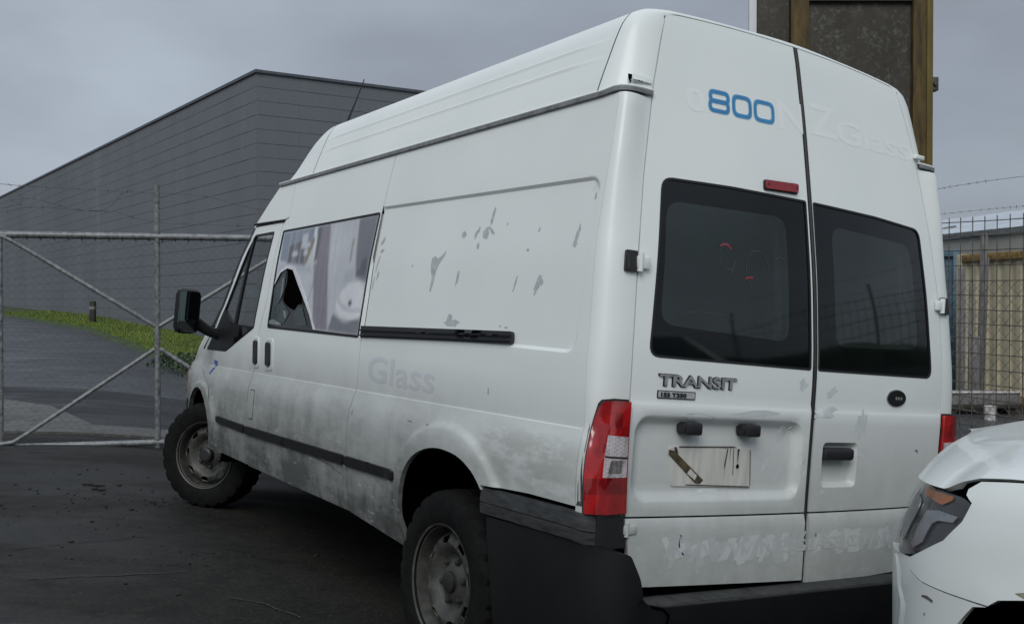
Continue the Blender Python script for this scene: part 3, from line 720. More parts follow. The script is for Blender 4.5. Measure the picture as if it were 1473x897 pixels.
for j in range(17):
    zz = .02 + j * .150
    mb = MB(); mb.tube([(s_, .006 + .004 * math.sin(s_ * 1.3 + j), ftop(s_) - zz + .006 * math.sin(s_ * .9 + j)) for s_ in np.arange(FS0, FS1 + .01, .6)], .0052, 5); mb.build('horizontal_wire', WIREM, fence)
mb = MB()
chainlink(mb, -3.2, 4.2, -.15, 1.72,   .142, .0030, -.10)
tag(mb.build('chain_link', WIREM, fence, False), kind='stuff')
for s_ in (-15.5, -12.5, -9.5, -6.5, 5.15):
    mb = MB(); mb.tube([(s_, -.06, -.3), (s_, -.06, ftop(s_) + .25)], .030, 10); mb.build('fence_post', GALV, fence)
fw = lambda s_, z: (FO[0] + FD[0] * s_, FO[1] + FD[1] * s_, z)
barbed('barbed_wire', [fw(-9, 2.62), fw(-2.2, 2.70), fw(-.4, 2.725), fw(.3, 2.72), fw(1.4, 2.70), fw(5, 2.80)], 'barbed wire strand well above the mesh fence on the right', 'barbed wire above the mesh fence')
barbed('barbed_wire', [fw(-9, 2.36), fw(-2, 2.42), fw(0, 2.44), fw(1.5, 2.44), fw(5, 2.52)], 'thin strand of barbed wire just above the top of the mesh fence', 'barbed wire above the mesh fence', r=.0015)

def corrugated(name, L, H, pitch, depth, m, parent, M, mb=None):
    """trapezoid corrugation running vertically, along local x"""
    xs = []; n = int(L / pitch)
    for i in range(n):
        a = i * pitch; xs += [(a, 0), (a + pitch * .36, 0), (a + pitch * .5, depth), (a + pitch * .86, depth)]
    xs.append((n * pitch, 0)); V = []; F = []
    for k, (x, d) in enumerate(xs): V += [tuple(M @ Vector((x, -d, 0))), tuple(M @ Vector((x, -d, H)))]
    for k in range(len(xs) - 1): F.append((2 * k, 2 * k + 2, 2 * k + 3, 2 * k + 1))
    return make(name, V, F, m, parent, False)
def container(name, p, d, L, W, H, z0, paint, rail, lab, group=None):
    """p: near-left bottom corner in plan, d: direction of the long side; local y points away behind it"""
    ang = math.atan2(d[1], d[0]); r = tag(empty(name, (p[0], p[1], z0), (0, 0, ang)), lab, 'shipping container', group)
    I = Matrix.Identity(4)
    corrugated('corrugated_side', L - .2, H - .3, .278, -.036, paint, r, Matrix.Translation((.1, .05, .16)))
    corrugated('corrugated_side', L - .2, H - .3, .278, -.036, paint, r, Matrix.Translation((L - .1, W - .05, .16)) @ Matrix.Rotation(math.pi, 4, 'Z'))
    corrugated('corrugated_end', W - .2, H - .3, .25, -.03, paint, r, Matrix.Translation((.05, W - .1, .16)) @ Matrix.Rotation(-math.pi / 2, 4, 'Z'))
    corrugated('corrugated_end', W - .2, H - .3, .25, -.03, paint, r, Matrix.Translation((L - .05, .1, .16)) @ Matrix.Rotation(math.pi / 2, 4, 'Z'))
    for y in (0, W - .08):
        MB().box((.14, y, H - .14), (L - .14, y + .08, H - .01), 0, None, .008).build('top_rail', rail, r)
        MB().box((.14, y, .02), (L - .14, y + .08, .17), 0, None, .008).build('bottom_rail', rail, r)
    for x in (0, L - .08):
        MB().box((x, .14, H - .137), (x + .08, W - .14, H - .013), 0, None, .008).build('end_rail', rail, r)
        MB().box((x, .14, .023), (x + .08, W - .14, .167), 0, None, .008).build('end_rail', rail, r)
    for x in (-.003, L - .137):
        for y in (-.003, W - .137): MB().box((x, y, 0), (x + .14, y + .14, H), 0, None, .01).build('corner_post', paint, r)
    MB().box((.06, .06, H - .06), (L - .06, W - .06, H - .03)).build('roof', paint, r, False)
    return r
CP = np.array([8.10, 17.9]); CD = np.array([.20, -.98]); CD /= np.linalg.norm(CD)
container('shipping_container', tuple(CP), CD, 6.06, 2.44, 2.59, -.235, CREAM, RUST, 'cream corrugated container with rust streaked yellow rails behind the fence', 'containers behind the mesh fence')
container('shipping_container', (6.36, 19.2), (1, .03), 2.44, 4.5, 2.75, -.23, CBLUE, CBLUE, 'faded blue container seen in the gap between van and cream container', 'containers behind the mesh fence')
# pale shed with a low roof rising behind the cream container
SHEDW = mat('pale_grey_shed_wall', (.38, .37, .33), .6, noise=1.5, amt=.12); ROOFM = mat('milky_corrugated_roof', (.42, .46, .50), .4, noise=2.5, amt=.18)
sh = tag(empty('shed', (8.3, 20.6, -.23), (0, 0, math.atan2(-.98, .20))), 'pale shed with milky corrugated roof rising behind the cream container', 'shed')
corrugated('wall', 14, 3.16, .4, -.02, SHEDW, sh, Matrix.Translation((-2, 2.55, 0)))
MB().box((-3, .93, 2.63), (10, 1.0, 3.13)).build('upper_wall', SHEDW, sh, False)
V = []; F = []
nx = 150
for i in range(nx):
    x = -6 + 16 * i / (nx - 1); z = .018 * (i % 2)
    V += [(x, .9, 3.14 + z), (x, 4.8, 3.95 + z)]
for i in range(nx - 1): F.append((2 * i, 2 * i + 2, 2 * i + 3, 2 * i + 1))
make('roof', V, F, ROOFM, sh, False)
MB().box((-6, .86, 3.04), (10, .90, 3.15)).build('roof_gutter', GALV, sh, False)
mb = MB(); mb.tube([(-6, 1.2, 3.0), (-1.5, 2.2, 3.42)], .05, 6); mb.build('roof_strut', TIMBER, sh)
# planks leaning against the container
def lean(p0, p1, w, t, lab):
    a = Vector(p0); b = Vector(p1); L = (b - a).length; q = (b - a).to_track_quat('Z', 'Y')
    mb = MB(); mb.box((-w / 2, -t / 2, 0), (w / 2, t / 2, L), 0, None, .004); o = mb.build('plank', TIMBER); o.location = a; o.rotation_euler = q.to_euler(); return tag(o, lab, 'plank', 'planks leaning on the container')
lean((7.42, 15.55, -.13), (7.50, 15.6, 2.58), .10, .05, 'tallest grey plank leaning on the cream container')
lean((7.16, 15.62, -.13), (7.20, 15.72, 2.05), .10, .05, 'second tallest grey plank, leftmost of the leaning planks')
lean((7.28, 15.58, -.13), (7.32, 15.65, 1.78), .07, .05, 'shorter grey plank between the two taller ones')
lean((7.30, 15.50, -.13), (7.33, 15.55, .95), .16, .03, 'short wide board at the foot of the tallest plank')
lean((6.86, 15.55, -.13), (6.90, 15.6, .92), .12, .03, 'short grey board furthest left in the stack of planks')
lean((7.45, 15.52, -.13), (7.60, 15.66, 2.2), .02, .02, 'thin pale batten on the right of the planks')
TR = tag(empty('timber_tray', (7.15, 15.15, -.215)), 'low dark timber tray with pale top edge at the foot of the planks', 'tray')
MB().box((-.60, -.30, .10), (.55, .30, .16), 0, None, .01).build('tray_base', DARKWOOD, TR)
MB().box((-.60, -.30, .16), (.55, -.27, .33), 0, None, .006).build('tray_side', TIMBER, TR)
MB().box((-.60, .27, .16), (.55, .30, .33), 0, None, .006).build('tray_side', TIMBER, TR)
MB().box((-.62, -.32, .331), (.58, -.25, .36), 0, None, .006).build('pale_strip', mat('pale_dusty_strip', (.5, .5, .48), .7, noise=14, amt=.3), TR)
for x in (-.5, .4): MB().box((x, -.26, .0), (x + .1, .26, .099), 0, None, .006).build('skid', DARKWOOD, TR)
bk = tag(empty('paint_tin', (6.93, 14.2, -.22)), 'small dented white paint tin standing in front of the timber tray', 'tin')
mb = MB(); lathe(mb, [(0, 0), (.085, 0), (.088, .01), (.084, .02), (.082, .09), (.086, .1), (.083, .11), (.085, .20), (.089, .205), (.089, .215), (.08, .21), (.02, .205), (0, .205)], 20)
mb.v = [(v[1], v[2], v[0]) for v in mb.v]; recalc(mb.build('tin_body', mat('splashed_white_tin', (.45, .44, .42), .5, noise=18, amt=.6), bk))
mb = MB(); mb.tube([(-.088, 0, .19), (-.07, -.03, .10), (0, -.05, .06), (.07, -.03, .10), (.088, 0, .19)], .003, 5); mb.build('handle', GALV, bk)

# tall weathered concrete panels held between rusty steel channels
CONC = None
def weathered():
    m, t, b = nt('dark_lichened_concrete'); ob = node(t, 'ShaderNodeTexCoord').outputs['Object']
    n1 = noise_n(t, ob, .8, 5, .6, (1, 1, .35)); n2 = noise_n(t, ob, 16, 6, .75); n3 = noise_n(t, ob, 3, 5, .65)
    c = mix_n(t, ramp_n(t, n1, (.3, .7, 0, 1)), (.045, .041, .033), (.090, .083, .068))
    c = mix_n(t, math_n(t, 'MULTIPLY', ramp_n(t, n2, (.48, .64, 0, 1)), ramp_n(t, n3, (.38, .6, .2, .9))), c, (.13, .13, .11))
    t.links.new(c, b.inputs['Base Color']); b.inputs['Roughness'].default_value = .9
    bp = node(t, 'ShaderNodeBump', Strength=.5, Distance=.01); t.links.new(n2, bp.inputs['Height']); t.links.new(bp.outputs['Normal'], b.inputs['Normal']); return m
CONC = weathered(); OCHRE = mat('rusty_ochre_steel', (.078, .050, .010), .7, noise=5, amt=.75, scl3=(2, 2, .4)); OLIVE = mat('olive_rusted_steel', (.13, .095, .016), .7, noise=2.0, amt=.4, scl3=(2, 2, .4))
WHITEP = mat('weathered_white_steel', (.62, .63, .65), .5, noise=2, amt=.08)
tx0 = 3.74
TW = tag(empty('concrete_panel_tower', (3.755, 15.0, -.2), (0, 0, math.radians(0))), 'tall dark concrete panel wall in rusty ochre steel frames behind the van', 'panel wall')
Z1 = 8.2
for k in range(2):
    MB().box((.0, .10, k * 3.3 + .006), (.50, .24, k * 3.3 + (3.29 if k == 0 else 4.9)), 0, None, .008).build('concrete_panel', CONC, TW)
    MB().box((.775, .10, k * 3.3 + .006), (2.36, .24, k * 3.3 + (3.29 if k == 0 else 4.9)), 0, None, .008).build('concrete_panel', CONC, TW)
mb = MB(); mb.box((.50, .02, 0), (.775, .045, Z1)); mb.box((.625, .045, 0), (.65, .30, Z1)); mb.box((.50, .30, 0), (.775, .325, Z1)); mb.build('steel_column', OCHRE, TW, False)
mb = MB(); mb.box((2.36, .0, 0), (2.56, .03, Z1)); mb.box((2.36, .031, 0), (2.38, .33, Z1)); mb.box((2.381, .30, 0), (2.56, .33, Z1)); mb.build('steel_column', OCHRE, TW, False)
mb = MB(); mb.box((2.563, -.02, 0), (2.655, .32, Z1), 0, None, .006); mb.build('edge_angle', OLIVE, TW)
mb = MB(); mb.box((.78, .03, 6.285), (2.355, .095, 6.70)); mb.build('cross_beam', mat('dark_rusted_beam', (.02, .018, .012), .8, noise=5, amt=.4), TW, False)
for z in (4.92, 3.22):
    mb = MB(); mb.box((2.658, .02, z), (2.76, .16, z + .21), 0, None, .012); mb.tube([(2.70, -.02, z + .105), (2.70, .2, z + .105)], .03, 8); mb.build('hinge_lug', mat('grey_green_lug', (.06, .065, .055), .7, noise=8, amt=.4), TW)
wp = tag(empty('white_post', (3.625, 15.05, -.2)), 'slim white steel post against the left edge of the tall dark panels', 'post')
MB().box((0, 0, 0), (.115, .08, 8.4), 0, None, .01).build('post_shaft', WHITEP, wp)
MB().box((-.06, -.06, 0), (.175, .14, .02), 0, None, .004).build('base_plate', GALV, wp)

# ------------------------------------------------------------------ THE VAN
van = bpy.data.objects.new('van', None); COL.objects.link(van)
_m = Matrix([list(VR[0]) + [VT[0]], list(VR[1]) + [VT[1]], list(VR[2]) + [VT[2]], [0, 0, 0, 1]]).normalized()
van.matrix_world = Matrix([list(VR[0]) + [VT[0]], list(VR[1]) + [VT[1]], list(VR[2]) + [VT[2]], [0, 0, 0, 1]])
tag(van, 'dirty white high roof cargo van with its front wheels turned, seen from behind', 'van')
OUTL = (-1, 0, 0)
def zg(y): return 2.146 - .019 * np.asarray(y)
def smooth_open(P, n=5):
    P = [np.array(p, float) for p in P]; out = []
    for i in range(len(P) - 1):
        p0, p1, p2, p3 = P[max(i - 1, 0)], P[i], P[i + 1], P[min(i + 2, len(P) - 1)]
        for k in range(n):
            t = k / n; out.append(tuple(.5 * (2 * p1 + (p2 - p0) * t + (2 * p0 - 5 * p1 + 4 * p2 - p3) * t * t + (3 * p1 - p0 - 3 * p2 + p3) * t ** 3)))
    return out + [tuple(P[-1])]
ARCH = smooth_open([(1.205, .400), (1.232, .47), (1.250, .55), (1.243, .65), (1.195, .745), (1.105, .812), (.966, .850), (.80, .846), (.68, .806), (.605, .752)])
# ---- rear quarter panel (left and right)
crease_pts = [(y, float(zcrease(y)) + o) for y in np.arange(.08, 3.3, .014) for o in (-.020, -.0015, .0015, .020)]
rec = rrect(.185, 2.4, 1.272, 1.850, .05, 6)
rec_pts = [p for p in contour_pts(rec, .02, (-.012, -.006, 0, .006, .012)) if p[0] < 1.83]
arc_pts = [(.90 + r * math.cos(t), .43 + r * math.sin(t)) for t in np.arange(0, 3.2, .035) for r in (.47, .497, .506, .515, .524, .533, .56)]
extra = crease_pts + rec_pts + arc_pts
quarter = [(.177, zg(.18) - .004), (.158, 1.941), (.150, 1.672), (.116, 1.333), (.098, 1.069), (.0725, .795), (.33, .788), (.612, .768)] + ARCH[::-1] + [(1.79, .440), (1.829, .77), (1.8245, 1.0), (1.822, 1.4), (1.824, 1.83), (1.808, zg(1.8) - .004)]
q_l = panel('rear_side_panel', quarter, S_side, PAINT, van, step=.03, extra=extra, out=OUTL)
recalc_m = lambda S: mirror(S)
panel('rear_side_panel', quarter, mirror(S_side), PAINT, van, step=.05, extra=crease_pts + rec_pts[::2] + arc_pts[::2], out=(1, 0, 0))
# ---- wheel wells
for sx in (-1, 1):
    for wy, wz, rr_ in ((.90, .43, .45), (4.25, .36, .45)):
        P = np.array([[(sx * x, wy + rr_ * math.cos(t), wz + rr_ * math.sin(t)) for x in (.945, .75, .52)] for t in np.linspace(.0, math.pi, 26)])
        mb = MB(); mb.grid(P); k = [(sx * .52, wy + rr_ * math.cos(t), wz + rr_ * math.sin(t)) for t in np.linspace(.0, math.pi, 26)]; mb.add(k, [tuple(range(26))])
        mb.build('wheel_well', VOID, van)
# ---- sliding door
WINP = [(3.118, 1.232), (3.128, 1.80), (1.842, 1.832), (1.856, 1.236)]
slide = [(1.797, .442), (1.837, .77), (1.832, 1.0), (1.829, 1.4), (1.831, 1.83), (1.815, zg(1.8) - .004), (3.098, zg(3.1) - .004), (3.078, 1.87), (3.150, 1.857), (3.176, 1.685), (3.190, 1.397), (3.252, 1.191), (3.276, 1.026), (3.266, .822), (3.264, .651), (3.270, .536), (3.262, .420)]
hole = rounded(WINP, .018, 3)
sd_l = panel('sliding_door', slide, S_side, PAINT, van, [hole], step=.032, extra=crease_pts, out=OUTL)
panel('side_panel', slide, mirror(S_side), PAINT, van, step=.06, extra=crease_pts[::2], out=(1, 0, 0))
def inset(poly, d):
    """shrink a convex-ish polygon towards its inside"""
    P = np.array(poly, float); n = len(P); A = sum(P[i][0] * P[(i + 1) % n][1] - P[(i + 1) % n][0] * P[i][1] for i in range(n)); sg = 1 if A > 0 else -1; out = []
    for i in range(n):
        a, b, c = P[i - 1], P[i], P[(i + 1) % n]; e1 = (b - a) / (np.linalg.norm(b - a) + 1e-9); e2 = (c - b) / (np.linalg.norm(c - b) + 1e-9)
        n1 = np.array([-e1[1], e1[0]]) * sg; n2 = np.array([-e2[1], e2[0]]) * sg; m_ = n1 + n2; m_ /= max(1e-6, 1 + n1 @ n2); out.append(tuple(b + m_ * d))
    return out
def frame_strip(name, poly, w, S, m, parent, off, lip=.008, out=OUTL, r=.018, step=.04):
    return panel(name, rounded(poly, r, 3), S, m, parent, [rounded(inset(poly, w), max(.004, r - w), 3)], step=step, off=off, lip=lip, out=out)
frame_strip('window_seal', WINP, .012, S_side, RUBBER, sd_l, .0025)
win = panel('door_window', rounded(inset(WINP, .010), .01, 3), S_side, FRIT, sd_l, step=.08, off=-.002, lip=.004, out=OUTL)
# printed film on the pane, torn away at its lower front corner
def flat(name, col, rough=.35, n=9, amt=.12, s3=None): return mat(name, col, rough, noise=n, amt=amt, coat=.3, scl3=s3)
FM = [flat('film_white', (.55, .565, .59)), flat('film_mauve', (.29, .27, .31), .35, 4, .2, (1, 1, .4)), flat('film_blue_grey', (.27, .31, .38), .35, 12, .3, (1, 3, .3)), flat('film_grey_white', (.50, .52, .56)), flat('film_dark_grey', (.13, .135, .15), .35, 14, .5, (1, 1, .5)),
      flat('film_ochre', (.30, .25, .14)), flat('film_basin_white', (.68, .69, .71)), flat('film_shadow_grey', (.22, .225, .25)), flat('film_black_dot', (.02, .02, .02))]
PR = []
def fp(poly, mi, lvl, r=0): PR.append((lvl, rounded(poly, r, 4) if r else poly, mi))
# px -> (y,z) in the pane: film pictures a washroom with basin
fp([(3.105, 1.795), (3.10, 1.49), (3.03, 1.56), (2.93, 1.585), (2.83, 1.575), (2.72, 1.50), (2.62, 1.43), (2.50, 1.34), (2.40, 1.25), (1.868, 1.246), (1.855, 1.822)], 0, 1)
fp([(3.10, 1.785), (3.08, 1.62), (2.66, 1.600), (2.63, 1.80)], 2, 2)
fp([(2.98, 1.70), (2.97, 1.605), (2.68, 1.59), (2.66, 1.70), (2.80, 1.73)], 4, 3)
for a, b_, w_ in ((2.90, 1.79, .012), (2.985, 1.79, .010), (2.80, 1.79, .010), (2.72, 1.79, .008), (2.86, 1.79, .006)): fp([(a, b_), (a - .02, 1.60), (a - .02 - w_, 1.60), (a - w_, b_)], 3, 4)
for cx, cz, rx, rz in ((2.75, 1.74, .045, .028), (2.72, 1.70, .07, .018), (2.86, 1.655, .05, .015), (2.70, 1.66, .035, .018)):
    fp([(cx + rx * math.cos(t), cz + rz * math.sin(t)) for t in np.linspace(0, 6.28, 13)[:-1]], 0, 5)
fp([(2.70, 1.60), (2.66, 1.60), (2.60, 1.72), (2.63, 1.75)], 5, 5)
fp([(2.64, 1.79), (2.60, 1.795), (2.52, 1.60), (2.56, 1.595)], 6, 4)
fp([(3.10, 1.61), (2.60, 1.585), (2.56, 1.545), (2.9, 1.56), (3.10, 1.545)], 3, 3)
fp([(2.60, 1.80), (2.42, 1.81), (2.34, 1.55), (2.24, 1.25), (2.43, 1.249), (2.50, 1.45), (2.56, 1.62)], 1, 3, .02)
fp([(2.585, 1.795), (2.53, 1.80), (2.52, 1.62), (2.555, 1.60)], 4, 4)
fp([(2.07, 1.815), (1.858, 1.822), (1.864, 1.50), (1.99, 1.52), (2.03, 1.65)], 7, 2)
fp([(1.99, 1.53), (1.88, 1.53), (1.885, 1.60), (1.91, 1.625), (1.95, 1.60), (1.952, 1.56), (1.99, 1.55)], 4, 3)
fp([(2.24, 1.25), (1.868, 1.247), (1.866, 1.33), (2.05, 1.30), (2.20, 1.34)], 7, 2, .02)
fp([(2.18, 1.395), (2.17, 1.36), (2.10, 1.325), (2.00, 1.312), (1.90, 1.325), (1.868, 1.345), (1.866, 1.47), (1.93, 1.50), (2.04, 1.495), (2.13, 1.455)], 6, 4, .02)
fp([(2.17, 1.405), (2.10, 1.37), (2.0, 1.352), (1.868, 1.36), (1.868, 1.372), (2.0, 1.365), (2.09, 1.383), (2.16, 1.42)], 3, 5)
fp([(2.03, 1.385), (2.0, 1.38), (1.985, 1.395), (2.0, 1.412), (2.03, 1.41)], 8, 6)
fp([(2.10, 1.72), (2.085, 1.72), (2.075, 1.60), (2.09, 1.60)], 5, 4)
fp([(2.12, 1.56), (2.02, 1.56), (2.0, 1.50), (2.13, 1.49)], 3, 3, .02)
fp([(2.46, 1.60), (2.452, 1.60), (2.56, 1.39), (2.57, 1.39)], 7, 5)
# crumpled rim of the torn film
fp([(3.10, 1.50), (3.03, 1.57), (2.93, 1.595), (2.83, 1.585), (2.72, 1.515), (2.60, 1.43), (2.395, 1.252), (2.42, 1.250), (2.50, 1.325), (2.62, 1.41), (2.73, 1.485), (2.84, 1.565), (2.93, 1.575), (3.03, 1.55), (3.10, 1.482)], 6, 7)
FC = np.array([(.55, .565, .59), (.27, .25, .29), (.25, .29, .36), (.46, .48, .52), (.11, .115, .13), (.27, .22, .12), (.66, .67, .69), (.21, .215, .245), (.02, .02, .02)]); FC[[1, 2, 4, 5, 7]] *= .72; FC[[0, 3]] *= .88
py, pz = np.arange(1.84, 3.13, .004), np.arange(1.22, 1.85, .004); IY, IZ = np.meshgrid(py, pz); G2 = np.stack([IY.ravel(), IZ.ravel()], 1); IM = np.tile(FC[0], (len(G2), 1))
for lvl, poly, mi in sorted(PR, key=lambda q: q[0]):
    if lvl >= 7: continue
    IM[pip(G2, poly)] = FC[mi]
IM = IM.reshape(IY.shape + (3,))
def blur(A, k):
    ker = np.ones(k) / k; A = np.apply_along_axis(lambda v: np.convolve(np.pad(v, k // 2, 'edge'), ker, 'valid')[:len(v)], 0, A); return np.apply_along_axis(lambda v: np.convolve(np.pad(v, k // 2, 'edge'), ker, 'valid')[:len(v)], 1, A)
grain = blur(rng.normal(0, 1, IY.shape), 9) * 4; cloud = blur(blur(rng.normal(0, 1, IY.shape), 41), 41) * 22
fold = .5 + .5 * np.sin((IY - .12 * IZ) * 95) * np.exp(-((IY - 2.40) / .16) ** 2)
IM = blur(blur(IM, 5), 3) * (1 + .05 * grain + .07 * cloud + .14 * (fold - .5))[..., None] + .05 * blur(blur(IM, 31), 31)
IM = IM * (1 + .10 * ((IY - 1.9) / 1.2))[..., None]
torn = [q for q in PR if q[0] == 1][0][1]; rim_ = [q for q in PR if q[0] == 7][0][1]
FILM, _t, _b = nt('printed_picture_film'); _a = node(_t, 'ShaderNodeAttribute'); _a.attribute_name = 'print'; _t.links.new(_a.outputs['Color'], _b.inputs['Base Color']); _b.inputs['Roughness'].default_value = .38; _b.inputs['Coat Weight'].default_value = .3
fo = panel('torn_picture_film', torn, S_side, FILM, sd_l, step=.009, off=.0010, lip=0, out=OUTL)
co = np.array([tuple(v.co) for v in fo.data.vertices]); ci = np.clip(((co[:, 1] - py[0]) / .004).round().astype(int), 0, len(py) - 1); cj = np.clip(((co[:, 2] - pz[0]) / .004).round().astype(int), 0, len(pz) - 1)
at = fo.data.color_attributes.new('print', 'FLOAT_COLOR', 'POINT'); at.data.foreach_set('color', np.concatenate([np.clip(IM[cj, ci], 0, 1), np.ones((len(co), 1))], 1).astype(np.float32).ravel())
panel('crumpled_film_rim', rim_, S_side, FM[6], sd_l, step=.03, off=.0035, lip=.002, out=OUTL)
# smashed hole in the pane with jagged edges and loose green shards
HOLE = [(2.945, 1.575), (2.90, 1.588), (2.85, 1.56), (2.80, 1.565), (2.76, 1.52), (2.72, 1.50), (2.70, 1.46), (2.66, 1.43), (2.64, 1.385), (2.70, 1.375), (2.74, 1.345), (2.80, 1.352), (2.87, 1.37), (2.93, 1.395), (2.925, 1.44), (2.91, 1.50), (2.925, 1.55)]
panel('smashed_hole', HOLE, S_side, VOID, sd_l, step=.1, off=.0008, lip=0, out=OUTL)
GLINT = mat('dusty_green_glass_inside', (.030, .042, .040), .25, noise=7, amt=.7); GLINT2 = mat('pale_glass_shard_edge', (.22, .26, .25), .3, noise=20, amt=.4)
gl = MB()
for poly in ([(3.105, 1.46), (3.0, 1.52), (2.95, 1.56), (2.935, 1.45), (2.99, 1.38), (3.06, 1.33)], [(3.09, 1.30), (3.0, 1.37), (2.93, 1.385), (2.86, 1.355), (2.80, 1.33), (2.86, 1.27), (3.0, 1.255)], [(2.70, 1.36), (2.62, 1.36), (2.52, 1.27), (2.66, 1.26), (2.76, 1.31)]):
    panel('g', poly, S_side, GLINT, None, step=.1, off=.0004, lip=0, out=OUTL, mb=gl, mi=0)
for poly in ([(2.985, 1.52), (2.965, 1.53), (2.955, 1.43), (2.975, 1.40)], [(3.10, 1.275), (3.04, 1.285), (2.9, 1.262), (2.9, 1.256), (3.1, 1.256)], [(2.90, 1.34), (2.86, 1.335), (2.84, 1.30), (2.86, 1.295)]):
    panel('g', poly, S_side, GLINT, None, step=.1, off=.0012, lip=0, out=OUTL, mb=gl, mi=1)
gl.build('glass_shard', [GLINT, GLINT2], sd_l, False)
# ---- panel above the front door, forward to the windscreen header
headside = [(3.104, zg(3.1) - .004), (3.344, 2.079), (3.475, 1.995), (3.640, 1.867), (3.158, 1.867), (3.086, 1.878)]
for S_, o_, nm in ((S_side, OUTL, 'cab_side_header'), (mirror(S_side), (1, 0, 0), 'cab_side_header')):
    panel(nm, headside, S_, PAINT, van, step=.05, out=o_)
# ---- front door
fdoor = [(3.160, 1.850), (3.634, 1.842), (3.69, 1.76), (3.78, 1.66), (3.872, 1.51), (3.985, 1.352), (4.13, 1.205), (4.385, 1.040), (4.330, .915), (4.170, .858), (4.075, .818), (3.985, .742), (3.905, .62), (3.885, .50), (3.885, .418), (3.279, .424), (3.280, .536), (3.274, .651), (3.276, .822), (3.286, 1.026), (3.262, 1.191), (3.200, 1.397), (3.186, 1.685)]
FW = [(3.275, 1.802), (3.612, 1.794), (3.70, 1.700), (3.835, 1.500), (3.955, 1.338), (4.085, 1.205), (4.305, 1.040), (3.856, 1.052), (3.352, 1.222)]
for S_, o_, side_ in ((S_side, OUTL, 'l'), (mirror(S_side), (1, 0, 0), 'r')):
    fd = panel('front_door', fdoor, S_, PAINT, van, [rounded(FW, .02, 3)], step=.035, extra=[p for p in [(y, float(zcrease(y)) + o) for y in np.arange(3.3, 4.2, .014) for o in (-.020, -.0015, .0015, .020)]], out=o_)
    frame_strip('window_seal', FW, .014, S_, RUBBER, fd, .002, out=o_)
    panel('window_glass', inset(FW, .010), S_, CABGLASS, fd, step=.12, off=-.004, lip=0, out=o_)
    panel('window_divider', [(3.612, 1.79), (3.640, 1.77), (3.742, 1.22), (3.700, 1.22)], S_, RUBBER, fd, step=.1, off=.003, lip=.015, out=o_)
    panel('mirror_sail', [(3.36, 1.228), (3.700, 1.232), (3.80, 1.25), (3.955, 1.315), (4.085, 1.195), (4.295, 1.042), (3.858, 1.058)], S_, BLACK_TRIM, fd, step=.08, off=.005, lip=.02, out=o_)
    h = panel('door_handle', rounded([(3.312, 1.150), (3.262, 1.152), (3.232, 1.020), (3.282, 1.012)], .022, 4), S_, BADGE_EDGE, fd, step=.03, off=.014, lip=.016, out=o_)
    panel('handle_surround', rounded([(3.338, 1.170), (3.243, 1.172), (3.200, .998), (3.298, .990)], .026, 4), S_, PAINT, fd, [rounded([(3.322, 1.158), (3.256, 1.160), (3.222, 1.012), (3.288, 1.004)], .02, 4)], step=.03, off=.004, lip=.006, out=o_)
    panel('rub_strip', rounded([(3.835, .645), (3.291, .652), (3.291, .608), (3.832, .608)], .012, 3), S_, BLACK_TRIM, fd, step=.06, off=.014, lip=.016, out=o_)
# ---- handles and strips of the sliding door
panel('door_handle', rounded([(3.098, 1.150), (3.040, 1.152), (3.010, 1.022), (3.070, 1.016)], .024, 4), S_side, BADGE_EDGE, sd_l, step=.03, off=.014, lip=.016, out=OUTL)
panel('handle_surround', rounded([(3.122, 1.170), (2.998, 1.172), (2.972, .998), (3.100, .990)], .026, 4), S_side, PAINT, sd_l, [rounded([(3.108, 1.158), (3.024, 1.160), (2.996, 1.012), (3.080, 1.004)], .022, 4)], step=.03, off=.004, lip=.006, out=OUTL)
for S_, o_, pa in ((S_side, OUTL, sd_l), (mirror(S_side), (1, 0, 0), van)):
    panel('rub_strip', rounded([(3.256, .652), (1.846, .692), (1.846, .648), (3.256, .606)], .010, 3), S_, BLACK_TRIM, pa, step=.06, off=.014, lip=.016, out=o_)
    panel('rub_strip', rounded([(1.818, .693), (1.292, .706), (1.290, .667), (1.818, .649)], .014, 3), S_, BLACK_TRIM, van, step=.06, off=.014, lip=.016, out=o_)
# fuel flap beside the front door seam
fx = [(3.235, .868), (3.150, .870), (3.155, .700), (3.232, .698)]
panel('fuel_flap', rounded(inset(fx, .004), .01, 3), S_side, PAINT, van, step=.04, off=.0022, lip=.002, out=OUTL)
panel('fuel_flap_gap', rounded(fx, .012, 3), S_side, VOID, van, step=.04, off=.0008, lip=0, out=OUTL)
S_flat = lambda y, z: np.stack([-wside(y, z) + 0 * y, y + 0 * z, z + 0 * y], -1)
# ---- slide rail channel
rail = panel('slide_rail', rounded([(1.836, 1.293), (.556, 1.322), (.548, 1.279), (1.828, 1.240)], [.004, .014, .014, .004], 3), S_flat, BADGE_EDGE, van, step=.06, off=.006, lip=.012, out=OUTL)
panel('rail_ridge', [(1.83, 1.276), (.565, 1.308), (.563, 1.302), (1.83, 1.269)], S_flat, BLACK_TRIM, rail, step=.04, off=.015, lip=.012, out=OUTL)
panel('rail_ridge', [(1.83, 1.252), (.565, 1.288), (.563, 1.284), (1.83, 1.247)], S_flat, BLACK_TRIM, rail, step=.04, off=.016, lip=.012, out=OUTL)
